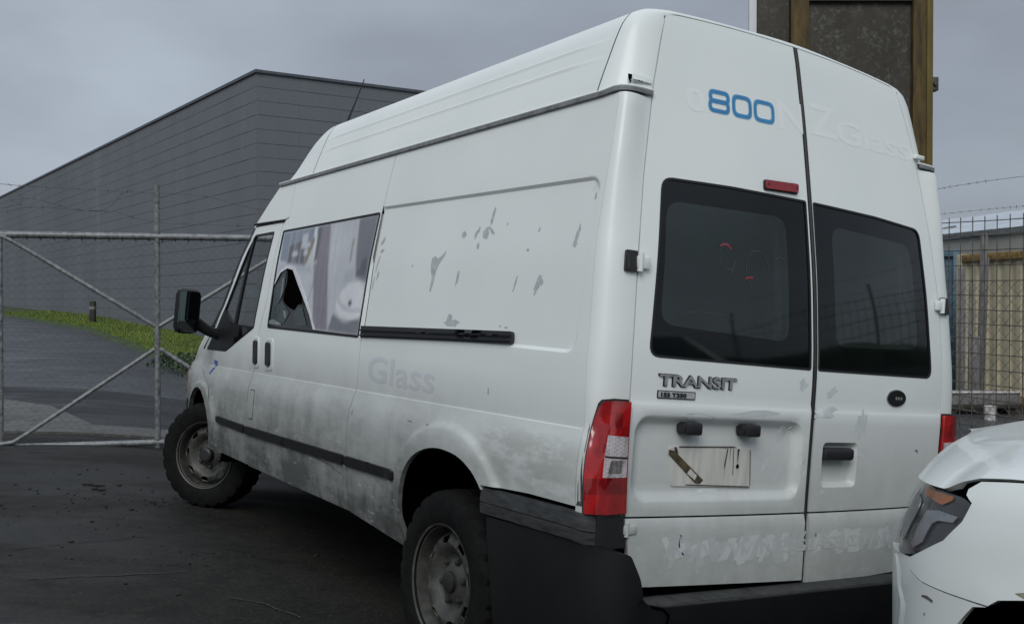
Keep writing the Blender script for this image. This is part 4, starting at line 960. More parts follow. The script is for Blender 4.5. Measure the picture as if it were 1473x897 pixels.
# ---- glue residue and ghosts of old lettering on the side
def blob(cx, cz, L, w, ang, n=14, jag=.3):
    pts = []
    for k in range(n):
        t = 2 * math.pi * k / n; r = 1 + random.uniform(-jag, jag); x = math.cos(t) * L * r; y = math.sin(t) * w * r
        pts.append((cx + x * math.cos(ang) - y * math.sin(ang), cz + x * math.sin(ang) + y * math.cos(ang)))
    return pts
glue = []
glue += [[(1.262, 1.600), (1.235, 1.612), (1.215, 1.598), (1.190, 1.606), (1.150, 1.630), (1.158, 1.608), (1.192, 1.578), (1.212, 1.545), (1.218, 1.505), (1.232, 1.458), (1.243, 1.462), (1.240, 1.520), (1.262, 1.560)]]
glue += [[(1.105, .0), (0, 0)]][:0]
for (cx, cz, L, w, a) in [(1.025, 1.520, .035, .008, 1.35), (.60, 1.497, .032, .006, 1.3), (.458, 1.492, .034, .014, 1.2), (.435, 1.50, .012, .010, .3), (.835, 1.757, .032, .011, 1.45), (.862, 1.688, .026, .020, 1.9), (.825, 1.700, .034, .006, -.6), (.935, 1.690, .022, .010, 1.2), (.918, 1.707, .014, .006, 1.3), (1.03, 1.694, .018, .014, .2), (.905, 1.642, .012, .010, 1.2), (.205, 1.79, .012, .005, 1.4), (.268, 1.660, .034, .009, 1.35), (.272, 1.635, .018, .010, 1.5), (.50, 1.69, .012, .005, 1.4), (.55, 1.617, .008, .006, 0), (1.76, 1.645, .018, .008, .3), (1.78, 1.60, .03, .006, 1.2), (1.79, 1.565, .02, .006, 1.4), (1.765, 1.53, .022, .007, 1.3), (1.80, 1.50, .03, .006, 1.4), (1.77, 1.69, .024, .010, .9), (1.43, 1.571, .006, .005, 0), (1.02, 1.337, .05, .016, .05), (1.045, 1.352, .022, .018, .1), (.62, 1.335, .012, .004, 0), (.66, 1.337, .007, .003, 0), (.72, 1.72, .004, .006, 0)]:
    glue.append(blob(cx, cz, L, w, math.pi - a))
for g in glue: panel('glue_residue', g, S_side, GLUE, van, step=.05, off=.0006, lip=0, out=OUTL)
text_panel('ghost_lettering', 'Glass', S_side, 1.735, 1.050, .115, GHOST_SIDE, van, wide=1.9, adir=-1, off=.0008, out=OUTL, bold=.012)
text_panel('ghost_lettering', 'V', S_side, 1.815, 1.050, .10, GHOST_DIM, van, wide=1.3, adir=-1, off=.0008, out=OUTL) if False else None
panel('blue_decal', [(4.085, .985), (4.000, .980), (4.000, .955), (4.090, .885), (4.118, .893), (4.048, .955), (4.088, .962)], S_side, mat('dark_blue_decal', (.05, .09, .30), .5, noise=30, amt=.2), van, step=.05, off=.0012, lip=0, out=OUTL)
SCR = mat('fine_dark_scratch', (.10, .095, .085), .8, noise=60, amt=.4)
for pl in ([(.685, 1.108), (.681, 1.108), (.678, 1.085), (.682, 1.085)], [(1.80, .905), (1.795, .908), (1.795, .885), (1.80, .883)], [(2.36, .628), (2.30, .640), (2.0, .622), (1.87, .598), (1.87, .594), (2.0, .615), (2.3, .632), (2.36, .622)], [(1.255, .922), (1.225, .925), (1.20, .918), (1.22, .920)], [(1.09, .926), (1.07, .929), (1.06, .925), (1.08, .923)]):
    panel('scratch', pl, S_side, SCR, van, step=.2, off=.0006, lip=0, out=OUTL)
# ---- corner pillars and roof end
for sx, nm in ((1, 'l'), (-1, 'r')):
    Sc = S_corner if sx == 1 else mirror(S_corner)
    oc = (-1, -1, 0) if sx == 1 else (1, -1, 0)
    t_ = np.linspace(0.008, 1, 15); z_ = np.concatenate([np.linspace(.73, 2.14, 60)])
    TT, ZZ = np.meshgrid(t_, z_, indexing='ij'); P = Sc(TT, ZZ)
    P[-1:] = P[-1:]
    edge = P[-1:].copy(); edge[..., 1] += .02; first = P[:1].copy(); first[..., 0] += sx * .02
    mb = MB(); mb.grid(np.concatenate([first, P, edge], 0)); recalc(mb.build('corner_pillar', PAINT, van))
secz = lambda y: np.stack([SEC[:, 0], zg(y) + (SEC[:, 1] - 2.128) * .930], -1)
def mirrored(A): return np.concatenate([A, (A * np.array([-1, 1, 1]))[:-1][::-1]], 0)
RIB = [(3.35, 0), (4.85, 0)]
def section(y, h=1., dy=0., ribs=True):
    """roof arch at station y, refined, with two fine raised ribs along the side"""
    s = secz(y); L = np.concatenate([[0], np.cumsum(np.linalg.norm(np.diff(s, axis=0), axis=1))])
    q = np.sort(np.concatenate([np.linspace(0, L[-1], 46)] + [[c - .016, c - .0025, c + .0025] for c in (.165, .238)]))
    x = np.interp(q, L, s[:, 0]); z = np.interp(q, L, s[:, 1])
    if ribs:
        for c in (.165, .238):
            o_ = .0045 * np.clip(1 - (c - q) / .016, 0, 1) * (q < c + .002); x -= o_
    z = zg(y) + (z - zg(y)) * h
    A = np.stack([x, np.full_like(x, y) + dy * (1 - (x / .87) ** 2), z], -1); return mirrored(A)
ys = [.298, .34] + list(np.linspace(.45, 2.80, 26)) + [2.865]
mb = MB(); mb.grid(np.array([section(y, ribs=.36 < y < 2.84) for y in ys])); rf = recalc(mb.build('roof', PAINT, van))
mb = MB(); cap = []
for u in np.linspace(0, 1, 16):
    h = max(.0, (1 - u ** 2.1)) ** .80; y = 2.872 + u * .470; cap.append(section(y, h if u > 0 else 1., .16 * u, False))
mb.grid(np.array(cap)); recalc(mb.build('roof_front_cap', PAINT, van))
# roof end: loft from the last roof arch to the door heads
def door_top_z(x): return np.interp(abs(x), [0, .17, .35, .51, .60, .64], [2.494, 2.493, 2.488, 2.480, 2.474, 2.462])
A0 = section(.292, ribs=False); nA = len(A0); Q = np.zeros_like(A0); half = nA // 2
kk = [i for i in range(half + 1) if A0[i, 2] > 2.44]; k0 = kk[0]
for i in range(half + 1):
    if i < k0: z = A0[i, 2]; x = float(xdoor(z)) - .004
    else:
        f = (i - k0) / (half - k0); z0_ = A0[k0 - 1, 2]; xs_ = float(xdoor(z0_))
        x = -.004 + xs_ * (1 - f) ** 1.0; zt = float(door_top_z(x)) + .0012
        z = min(zt, z0_ + (i - k0 + 1) * .018)
    Q[i] = (x, float(yrear(x, z)), z); Q[nA - 1 - i] = (-x, float(yrear(x, z)), z)
rows_ = []
for t in np.linspace(0, 1, 12):
    D = A0 - Q; L = np.linalg.norm(D[:, :2], axis=1)[:, None]; outv = D.copy(); outv[:, 1] = 0; outv /= np.linalg.norm(outv, axis=1)[:, None] + 1e-9
    P1 = A0 + np.array([0, -1, 0]) * np.linalg.norm(D, axis=1)[:, None] * .42; P2 = Q + outv * np.linalg.norm(D, axis=1)[:, None] * .28
    rows_.append(A0 * (1 - t) ** 3 + 3 * P1 * t * (1 - t) ** 2 + 3 * P2 * t * t * (1 - t) + Q * t ** 3)
ed = Q.copy(); ed[:, 1] += .025; rows_.append(ed)
mb = MB(); mb.grid(np.array(rows_)); recalc(mb.build('roof_end', PAINT, van))
# gutters, from the nose round the rear corner
for sx in (1, -1):
    pts = [S_side(y, zg(y) + .006) for y in np.linspace(3.36, .26, 30)] + [S_corner(t, zg(.15 - .1 * t) + .010 + .004 * t) for t in (.02, .15, .3, .45, .6, .75, .88, .97)]
    P = []
    for i, p in enumerate(pts):
        a = pts[max(0, i - 1)]; b_ = pts[min(len(pts) - 1, i + 1)]; d = b_ - a; d = d / np.linalg.norm(d); nrm = np.array([d[1], -d[0], 0]); nrm = nrm / np.linalg.norm(nrm)
        if nrm[0] > .5: nrm = -nrm
        w_ = .012; up = np.array([0, 0, 1.])
        P.append([p - nrm * .01 - up * .012, p + nrm * (w_ - .004) - up * .010, p + nrm * w_ - up * .008, p + nrm * w_ + up * .006, p + nrm * (w_ - .005) + up * .010, p + nrm * (w_ - .008) + up * .003, p - nrm * .01 + up * .004])
    P = np.array(P) * np.array([sx, 1, 1]); mb = MB(); mb.grid(P); recalc(mb.build('roof_gutter', mat('shade_grey_gutter', (.20, .21, .21), .55, noise=25, amt=.35) if sx == 1 else bpy.data.materials['shade_grey_gutter'], van))  # dark grey body paints in the shade under the white lip
    mb = MB(); mb.tube([(P[i, 3] + P[i, 4]) / 2 for i in range(len(P))], .0042, 6); mb.build('gutter_lip', PAINT, van)
for sx in (1, -1):
    P = [S_side(y, 1.860) for y in np.linspace(3.66, 3.13, 8)]; mb = MB(); mb.tube([np.array([sx * (p[0] - .006), p[1], p[2]]) for p in P], .007, 6); mb.build('drip_rail', BLACK_TRIM, van)
panel('pillar_cover_clip', rounded([(.50, 2.212), (.92, 2.206), (.92, 2.190), (.50, 2.192)], .004, 3), S_corner, PAINT, van, step=.03, off=.006, lip=.006, out=(-1, -1, 0))
panel('clip_slot', [(.40, 2.214), (.485, 2.213), (.485, 2.196), (.455, 2.194), (.452, 2.180), (.42, 2.180)], S_corner, VOID, van, step=.03, off=.001, lip=0, out=(-1, -1, 0))
# aerial
mb = MB(); mb.tube([(-.72, 2.80, 2.40), (-.72, 2.775, 2.43), (-.72, 2.68, 2.535), (-.72, 2.60, 2.632)], [.012, .007, .004, .003], 6); mb.build('aerial', BADGE_EDGE, van)

# ------------------------------------------------------------------ van rear doors
OUTR = (0, -1, 0)
def arch_z(x): return float(door_top_z(x)) - .002
topL = [(x, arch_z(x)) for x in (-.010, -.10, -.2, -.3, -.4, -.5, -.58)]
edgeL = [(float(xdoor(z)), z) for z in (2.40, 2.2, 2.0, 1.87, 1.7, 1.5, 1.3, 1.1, .9, .765)]
def door_poly(sx, seam):
    up = [(seam, arch_z(seam))] + [(sx * -p[0], p[1]) for p in topL[1:]] + [(sx * -float(xdoor(2.452)) - sx * .003, 2.4655), (sx * -float(xdoor(2.43)), 2.435)] + [(sx * -p[0], p[1]) for p in edgeL] + [(seam, .765)]
    return up
def lower_poly(sx, seam):
    bot = .525 if sx < 0 else .507
    return [(seam, .759), (sx * .816, .759), (sx * .802, .66), (sx * .788, .585), (sx * .772, .555), (sx * .745, .542 if sx < 0 else .524), (sx * .4, .535 if sx < 0 else .515), (seam, bot)]
LSEAM, RSEAM = -.013, .012
WRL = rounded([(-.768, 1.277), (-.022, 1.272), (-.022, 1.893), (-.400, 1.889), (-.708, 1.877)], [.045, .012, .012, 0, .045], 5)
WRR = rounded([(.745, 1.275), (.014, 1.272), (.014, 1.894), (.40, 1.892), (.700, 1.880)], [.045, .012, .012, 0, .045], 5)
pr = contour_pts(rrect(-.80, -.05, .815, 1.085, .055), .02, (-.03, -.02, -.01, 0, .008))
hr = contour_pts(rrect(.068, .262, .855, 1.012, .02), .015, (-.02, -.012, -.004, .004))
st = [(x, 1.128 + o) for x in np.arange(-.84, .85, .03) for o in (-.009, 0, .009)]
doors = []
for sx, seam, W_, ex, lab in ((-1, LSEAM, WRL, pr + st, 'l'), (1, RSEAM, WRR, hr + st, 'r')):
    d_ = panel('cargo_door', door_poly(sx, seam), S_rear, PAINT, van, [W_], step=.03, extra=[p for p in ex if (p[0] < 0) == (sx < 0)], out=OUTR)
    panel('lower_door_skin', lower_poly(sx, seam), S_rear, PAINT, d_, step=.03, out=OUTR)
    doors.append(d_)
    Wi = inset(W_, .006); cx = .5 * (min(p[0] for p in W_) + max(p[0] for p in W_))
    if sx < 0: ic = rounded([(-.722, 1.385), (-.135, 1.365), (-.135, 1.815), (-.688, 1.800)], .06, 5)
    else: ic = rounded([(.115, 1.365), (.650, 1.385), (.622, 1.805), (.115, 1.818)], .06, 5)
    gl_ = panel('rear_window', Wi, S_rear, [FRIT, TINT], d_, step=.05, off=-.003, lip=.004, out=OUTR, extra=contour_pts(ic, .02, (-.001,)), region=lambda cen, ic=ic: pip(cen, ic).astype(int))
    panel('window_seal', W_, S_rear, RUBBER, d_, [inset(W_, .008)], step=.05, off=.0015, lip=.01, out=OUTR)
    # pressed inner frame seen through the tinted glass
    panel('inner_window_frame', rounded(inset(ic, -.03), .05, 4) if False else inset(ic, -.012), lambda a, b: S_rear(a, b) + np.array([0, .05, 0]), mat('grey_inner_frame', (.10, .11, .11), .6, noise=10, amt=.3), d_, [ic], step=.05, lip=.02, out=OUTR)
mb = MB(); zz = np.linspace(.515, 2.490, 70); P = []
for z in zz:
    y = float(yrear(0, z)); P.append([(LSEAM + .004, y + .012, z), (-.008, y - .001, z), (-.003, y - .006, z), (.003, y - .006, z), (.007, y - .001, z), (RSEAM - .004, y + .012, z)])
mb.grid(np.array(P)); recalc(mb.build('door_seam_rubber', RUBBER, van))
DL, DR = doors
# inside of the body: dark shell so that door gaps read black
mb = MB(); ys_ = [.10, .35, 1.0, 2.0, 3.0]; sec_ = [(-.50, .46), (-.50, .96), (-.925, .965), (-.915, 1.25), (-.885, 1.6), (-.845, 1.9), (-.815, 2.10), (-.74, 2.33), (-.62, 2.42), (0, 2.46)]
full = sec_ + [(-a, b) for a, b in sec_[:-1][::-1]]
P = np.array([[(a, y + (.06 if b > 1.4 and y < .2 else 0) + (max(0, b - 1.28) * .17 if y < .2 else 0), b) for a, b in full] for y in ys_]); mb.grid(P)
mb.add([tuple(p) for p in P[-1]], [tuple(range(len(full)))]); mb.box((-.50, .10, .44), (.50, 3.0, .47)); mb.build('cargo_lining', LINER, van, False)
MB().box((-.70, .12, .34), (.70, 4.85, .44), 0, None, .01).build('chassis_floor', VOID, van)
mb = MB(); mb.box((-.86, 1.33, .40), (-.80, 3.85, .46)); mb.box((.80, 1.33, .40), (.86, 3.85, .46)); mb.build('sill_inner', VOID, van, False)
for sx in (-1, 1):
    P = np.array([[S_side(y, z) * [sx * -1 * -1, 1, 1] + np.array([sx * (o), 0, 0]) for (z, o) in ((.447, .012), (.435, .016), (.418, .008), (.405, -.03))] for y in np.linspace(1.26, 3.86, 24)])
    for i in range(24): P[i, :, 2] += (P[i, 0, 1] - 1.26) * -.012 + .004
    mb = MB(); mb.grid(P * np.array([1, 1, 1])); 
    if sx == -1:
        o = recalc(mb.build('sill_flange', PAINT, van))
mb = MB(); mb.tube([(-.30, .3, .36), (-.30, 1.6, .34)], .10, 14); mb.tube([(-.55, .90, .345), (.55, .90, .345)], .055, 12); mb.build('rear_axle', VOID, van)
for sx in (-1, 1):
    for y0 in (1.83, 3.27): MB().box((min(sx * .925, sx * .90), y0 - .09, .44), (max(sx * .925, sx * .90), y0 + .09, 1.0)).build('seam_backing', VOID, van, False)
MB().box((-.86, .06, .47), (.86, .075, 1.2)).build('door_inner_skin', VOID, van, False)
# ---- rear lamps
SW = lambda s, z: np.where((np.asarray(s) > 0)[..., None], S_side(ycorner(z) + np.maximum(s, 0), z), S_corner(np.clip(-np.asarray(s), 0, 1), z))
tail_poly = rounded([(.285, 1.118), (.35, 1.131), (.6, 1.137), (.965, 1.136), (.985, .77), (.55, .772), (.145, .777), (.150, .88), (.158, .97), (.17, 1.045)], [.0, .0, 0, .01, .01, 0, .02, 0, 0, 0], 3)
for sx in (1, -1):
    Sc = S_corner if sx == 1 else mirror(S_corner); oc = (-1, -1, 0) if sx == 1 else (1, -1, 0)
    tl = panel('rear_lamp', tail_poly, Sc, BADGE_EDGE, van, step=.03, off=.006, lip=.03, out=oc)
    panel('red_lens', rounded([(.215, 1.050), (.30, 1.108), (.40, 1.127), (.6, 1.131), (.955, 1.130), (.975, .777), (.55, .778), (.178, .782), (.182, .88), (.192, .97)], [0, .02, .02, 0, .01, .006, 0, .02, 0, 0], 4), Sc, RED, tl, step=.02, off=.020, lip=.014, out=oc)
    panel('dark_lens_band', [(.20, .888), (.965, .888), (.968, .840), (.19, .840)], Sc, RED_DIM, tl, step=.03, off=.0208, lip=0, out=oc)
    cl = panel('clear_lens', rounded([(.475, 1.022), (.925, 1.019), (.915, .892), (.435, .892)], .008, 3), Sc, CLEAR, tl, step=.03, off=.0225, lip=.004, out=oc)
    panel('lens_divider', [(.455, .958), (.92, .956), (.92, .951), (.455, .953)], Sc, BADGE_EDGE, tl, step=.03, off=.024, lip=.004, out=oc)
    panel('lens_bulb_bowl', rounded([(.56, .945), (.80, .945), (.78, .905), (.52, .905)], .015, 3), Sc, mat('smoked_bulb_bowl', (.16, .15, .15), .2, noise=50, amt=.6) if sx == 1 else bpy.data.materials['smoked_bulb_bowl'], tl, step=.03, off=.0232, lip=.001, out=oc)  # darker grey bulb bowl laid over the clear lens
    panel('deep_red_bulb_spot', rounded([(.60, 1.095), (.74, 1.095), (.74, 1.045), (.60, 1.045)], .02, 3), Sc, RED_DIM, tl, step=.03, off=.0208, lip=0, out=oc)  # deeper red patch laid over the upper red lens
# rust and grime run beside the left lamp
GRIME = mat('brown_black_grime', (.055, .050, .042), .85, noise=40, amt=.6)
for pl in ([(.10, .80), (.135, .80), (.14, .86), (.12, .90), (.105, .96), (.09, .90), (.10, .85)], [(.115, .96), (.13, .97), (.135, 1.04), (.125, 1.06), (.118, 1.0)], [(.04, .80), (.06, .80), (.055, .88), (.045, .86)], [(.10, .80), (.02, .80), (.04, .812), (.09, .815)]):
    panel('grime_run', pl, S_corner, GRIME, van, step=.02, off=.0012, lip=0, out=(-1, -1, 0))
# ---- scuffed strip and bumper
SWs = lambda s, z: SW(s, z)
SWB = lambda s, z: np.where((np.asarray(s) > 0)[..., None], np.stack([-wside(ycorner(z) + np.maximum(s, 0), z), ycorner(z) + np.maximum(s, 0) + 0 * z, z + 0 * s], -1), S_corner(np.clip(-np.asarray(s), 0, 1), z))
for sx in (1, -1):
    mb = MB(); P = []
    for s in np.concatenate([np.linspace(.545, .0, 14), np.linspace(-.04, -.97, 16)]):
        col = []
        for j, (f, o) in enumerate(((0, -.012), (.02, .006), (.15, .009), (.50, .012), (.53, .006), (.56, .012), (.9, .010), (1, -.01))):
            top = np.interp(s, [-1, 0, .545], [.775, .782, .762]); bot = np.interp(s, [-1, -.3, 0, .545], [.664, .672, .682, .660]); z = top + (bot - top) * f
            s_n = min(s, .50); p = SWB(np.array(s), np.array(z)); N = surf_n(SWB, np.array([s_n if abs(s_n) > .004 else .004]), np.array([z]))[0]; N = N * (1 if N[0] < 0 or N[1] < 0 else -1); col.append(p + N * o)
        P.append(col)
    P = np.array(P) * np.array([sx, 1, 1]); mb.grid(P); recalc(mb.build('scuffed_strip', SCUFFED, van))
    Sc = S_corner if sx == 1 else mirror(S_corner)
    panel('hinge_recess', [(.38, .770), (.93, .768), (.95, .668), (.36, .674)], Sc, BADGE_EDGE, van, step=.04, off=.014, lip=.01, out=(-sx, -1, 0))
def S_bump(s, z):
    """bumper skin: s runs forward along the side from the corner (s>0) and across the rear (s<0); x = -.86 - ... """
    s = np.asarray(s, float) + 0 * np.asarray(z, float); z = np.asarray(z, float) + 0 * s
    R = .17; q = R * math.pi / 2; bul = .012 * np.sin(np.clip((z - .28) / .4, 0, 1) * math.pi)
    xs = -.985 - bul; yb = -.095 - bul
    xside, yside = xs, yb + R + s
    th = np.clip(-s / q, 0, 1) * math.pi / 2
    xc = xs + R * (1 - np.cos(th)); yc = yb + R - R * np.sin(th)
    xr = xs + R + (-s - q); y = np.where(s > 0, yside, np.where(-s < q, yc, yb)); x = np.where(s > 0, xside, np.where(-s < q, xc, xr))
    return np.stack([x, y + .02 * (np.abs(x) / .9) ** 2 * (s < -q) , z], -1)
q_ = .17 * math.pi / 2
def s_of_x(x): return -(x + .985 - .17 + q_)
corner_bump = [(.505, .662), (.25, .676), (.06, .690), (-.10, .684), (-.205, .672), (-.245, .60), (-.262, .545), (-.30, .515), (-.36, .507), (-.40, .30), (-.1, .27), (.2, .27), (.40, .30), (.44, .45), (.478, .57)]
for sx in (1, -1):
    S_ = S_bump if sx == 1 else mirror(S_bump)
    panel('bumper_corner', rounded(corner_bump, .01, 2), S_, BUMPER, van, step=.035, lip=.10, out=(-sx * .7, -.7, 0) if False else (lambda a, b, sx=sx: np.stack([np.where(a > -.13, -sx, -sx * .2), np.where(a > -.13, -.2, -1.), 0 * a], -1)), sharp=40)
mid = [(s_of_x(-.77), .503), (s_of_x(0), .506), (s_of_x(.77), .503), (s_of_x(.80), .29), (s_of_x(0), .26), (s_of_x(-.80), .29)]
panel('bumper_centre', mid, S_bump, BUMPER, van, step=.05, off=-.004, lip=.02, out=OUTR)
mb = MB(); P = [[(x, y, z) for (y, z) in ((-.092 + .02 * (abs(x) / .9) ** 2, .5035), (-.088 + .02 * (abs(x) / .9) ** 2, .512), (-.02, .516), (.03, .505), (.04, .45))] for x in np.linspace(-.80, .80, 33)]; mb.grid(np.array(P)); recalc(mb.build('bumper_step', SCUFFED, van))
mb = MB(); mb.grid(np.array([[(x, y, z) for (y, z) in ((.05, .56), (.03, .545), (.028, .50), (.05, .47))] for x in np.linspace(-.80, .80, 5)])); mb.build('door_sill_shadow_gap', VOID, van)
mb = MB(); mb.tube([S_bump(np.array(s_of_x(-.745) + d), np.array(z)) + [0, -.001, 0] for d, z in ((.03, .512), (-.02, .500), (-.045, .480), (-.035, .44), (-.04, .30))], .004, 6); mb.build('bumper_joint', VOID, van)
# ---- door furniture
def hinge(x, y, z, parent, w=.085, h=.066, kind=0):
    b = empty('hinge', (x, y, z), (0, 0, 0), parent) if False else None
p0 = S_corner(np.array(.74), np.array(1.575)); p1 = S_rear(-.812, 1.58)
for sx in (1, -1):
    for zc_, sc in ((1.577, 1.), (.725, .72)):
        Sc = S_corner if sx == 1 else mirror(S_corner); oc = (-sx, -1, 0)
        z0, z1 = zc_ - .034 * sc, zc_ + .034 * sc
        if zc_ > 1: hb = panel('hinge', rounded([(.64, z0), (.93, z0), (.93, z1), (.64, z1)], .012, 3), Sc, BADGE_EDGE, van, step=.03, off=.012, lip=.014, out=oc)
        else: hb = van
        c_ = S_corner(np.array(.97), np.array(zc_)) * np.array([sx, 1, 1]); x_, y_ = c_[0] + sx * .004, c_[1]
        mb = MB(); mb.tube([(x_, y_ - .016, zc_ - .030 * sc), (x_, y_ - .016, zc_ + .030 * sc)], .0085 * sc + .002, 12); mb.box((x_ - .012 if sx > 0 else x_ - .04, y_ - .022, zc_ - .020 * sc), (x_ + .04 if sx > 0 else x_ + .012, y_ - .006, zc_ + .020 * sc), 0, None, .004); mb.build('hinge_knuckle', PAINT, hb)
        c2 = S_corner(np.array(.62), np.array(zc_)) * np.array([sx, 1, 1]); mb = MB(); mb.box((min(c2[0], x_) + .004, y_ - .018, zc_ - .026 * sc), (min(c2[0], x_) + .012, y_ - .006, zc_ + .026 * sc)); mb.build('hinge_knuckle', SCUFFED, hb)
p = S_corner(np.array(.97), np.array(2.19)) * np.array([-1, 1, 1]); mb = MB(); mb.box((p[0] - .02, p[1] - .022, 2.182), (p[0] + .035, p[1] - .002, 2.20), 0, None, .004); mb.build('hinge', PAINT, van)
# high level lamp
hl = panel('high_level_lamp', rounded([(-.242, 1.938), (-.066, 1.948), (-.070, 1.908), (-.245, 1.900)], .008, 3), S_rear, BADGE_EDGE, DL, step=.04, off=.006, lip=.008, out=OUTR)
panel('red_reflector', rounded([(-.238, 1.934), (-.071, 1.944), (-.075, 1.912), (-.240, 1.904)], .007, 3), S_rear, RED_REFL, hl, step=.04, off=.014, lip=.008, out=OUTR)
for x in (-.228, -.084): panel('lamp_screw', [(x + .004 * math.cos(t), 1.924 + .05 * (x + .16) + .004 * math.sin(t)) for t in np.linspace(0, 6.28, 9)[:-1]], S_rear, BADGE_EDGE, hl, step=.04, off=.0155, lip=.002, out=OUTR)
# number plate bay
PLW = mat('streaked_white_plate_mount', (.56, .555, .51), .5, noise=16, amt=.16, scl3=(2.5, 1, .35))
pb = panel('plate_mount', rounded([(-.636, .987), (-.276, .984), (-.266, .852), (-.620, .858)], .008, 3), S_rear, PLW, DL, step=.03, off=.004, lip=.004, out=OUTR)
for pl, m_ in (([(-.640, .978), (-.618, .975), (-.485, .878), (-.500, .866), (-.520, .868), (-.640, .962)], mat('torn_brown_tape', (.075, .060, .030), .8, noise=45, amt=.7)), ([(-.545, .915), (-.515, .893), (-.523, .878), (-.557, .900)], PLW)):
    panel('torn_tape', pl, S_rear, m_, pb, step=.03, off=.006 if m_ is not PLW else .007, lip=.001, out=OUTR)
for pl in ([(-.60, .990), (-.36, .993), (-.34, .988), (-.60, .986)], [(-.56, .861), (-.27, .853), (-.27, .856), (-.56, .8645)], [(-.278, .98), (-.268, .86), (-.271, .86), (-.281, .98)], [(-.388, .985), (-.383, .985), (-.393, .915), (-.396, .93)], [(-.340, .985), (-.330, .985), (-.337, .93)], [(-.373, .985), (-.370, .985), (-.375, .94)], [(-.62, .987), (-.61, .987), (-.60, .965), (-.615, .97)], [(-.36, .985), (-.357, .985), (-.352, .895), (-.355, .895)]):
    panel('grime_line', pl, S_rear, GRIME, pb, step=.05, off=.006, lip=0, out=OUTR)
panel('screw_hole', [(-.335 + .007 * math.cos(t), .925 + .008 * math.sin(t)) for t in np.linspace(0, 6.28, 11)[:-1]], S_rear, VOID, pb, step=.05, off=.0062, lip=0, out=OUTR)
for x in (-.575, -.312):
    y = float(yrear(x, 1.06)) ; mb = MB(); mb.box((x - .036, y - .024, 1.030), (x + .036, y + .028, 1.072), 0, None, .008); mb.box((x - .045, y - .018, 1.040), (x - .034, y + .02, 1.066), 0, None, .004); mb.build('plate_lamp', BADGE_EDGE, DL)
# right door pull
y = float(yrear(.15, .97)); mb = MB(); mb.box((.070, y - .022, .950), (.232, y + .022, .996), 0, None, .013); mb.build('door_pull', BADGE_EDGE, DR)
MB().box((.072, y + .018, .99), (.245, y + .030, 1.006), 0, None, .003).build('pull_upper_lip', PAINT, DR)  # thin white lip along the top of the pull
# badges
bd = text_panel('badge', 'TRANSIT', S_rear, -.722, 1.189, .036, [SILVER, BADGE_EDGE], DL, wide=1.75, shear=.0, depth=.005, spacing=.94, bold=.022, out=OUTR)
text_panel('badge_shadow', 'TRANSIT', S_rear, -.7235, 1.1865, .040, BADGE_EDGE, bd, wide=1.58, spacing=.94, bold=.035, off=.0012, out=OUTR)
b2 = panel('model_plate_edge', rounded([(-.724, 1.172), (-.567, 1.172), (-.567, 1.146), (-.724, 1.146)], .003, 2), S_rear, BADGE_EDGE, DL, step=.05, off=.003, lip=.003, out=OUTR)
panel('model_plate', rounded([(-.7205, 1.169), (-.5705, 1.169), (-.5705, 1.149), (-.7205, 1.149)], .003, 2), S_rear, mat('pale_plate_face', (.42, .43, .43), .5, noise=60, amt=.2), b2, step=.05, off=.0036, lip=.001, out=OUTR)
text_panel('badge', '155 T350', S_rear, -.716, 1.1525, .0135, BADGE_EDGE, b2, off=.003, wide=1.50, depth=.004, bold=.02, out=OUTR)
ov = panel('oval_badge', [(.497 + .064 * math.cos(t), 1.190 + .0335 * math.sin(t)) for t in np.linspace(0, 2 * math.pi, 33)[:-1]], S_rear, SILVER, DR, step=.04, off=.003, lip=.004, out=OUTR)
panel('badge_face', [(.497 + .060 * math.cos(t), 1.190 + .030 * math.sin(t)) for t in np.linspace(0, 2 * math.pi, 33)[:-1]], S_rear, mat('black_badge_face', (.012, .014, .014), .3, noise=30, amt=.3), ov, step=.04, off=.006, lip=.003, out=OUTR)
for x in (.490, .507, .524): panel('worn_mark', [(x + .006 * math.cos(t) * (1 + .3 * math.sin(3 * t)), 1.189 + .007 * math.sin(t)) for t in np.linspace(0, 2 * math.pi, 9)[:-1]], S_rear, mat('pale_worn_spot', (.24, .25, .22), .6, noise=60, amt=.3) if x == .490 else bpy.data.materials['pale_worn_spot'], ov, step=.04, off=.0066, lip=0, out=OUTR)
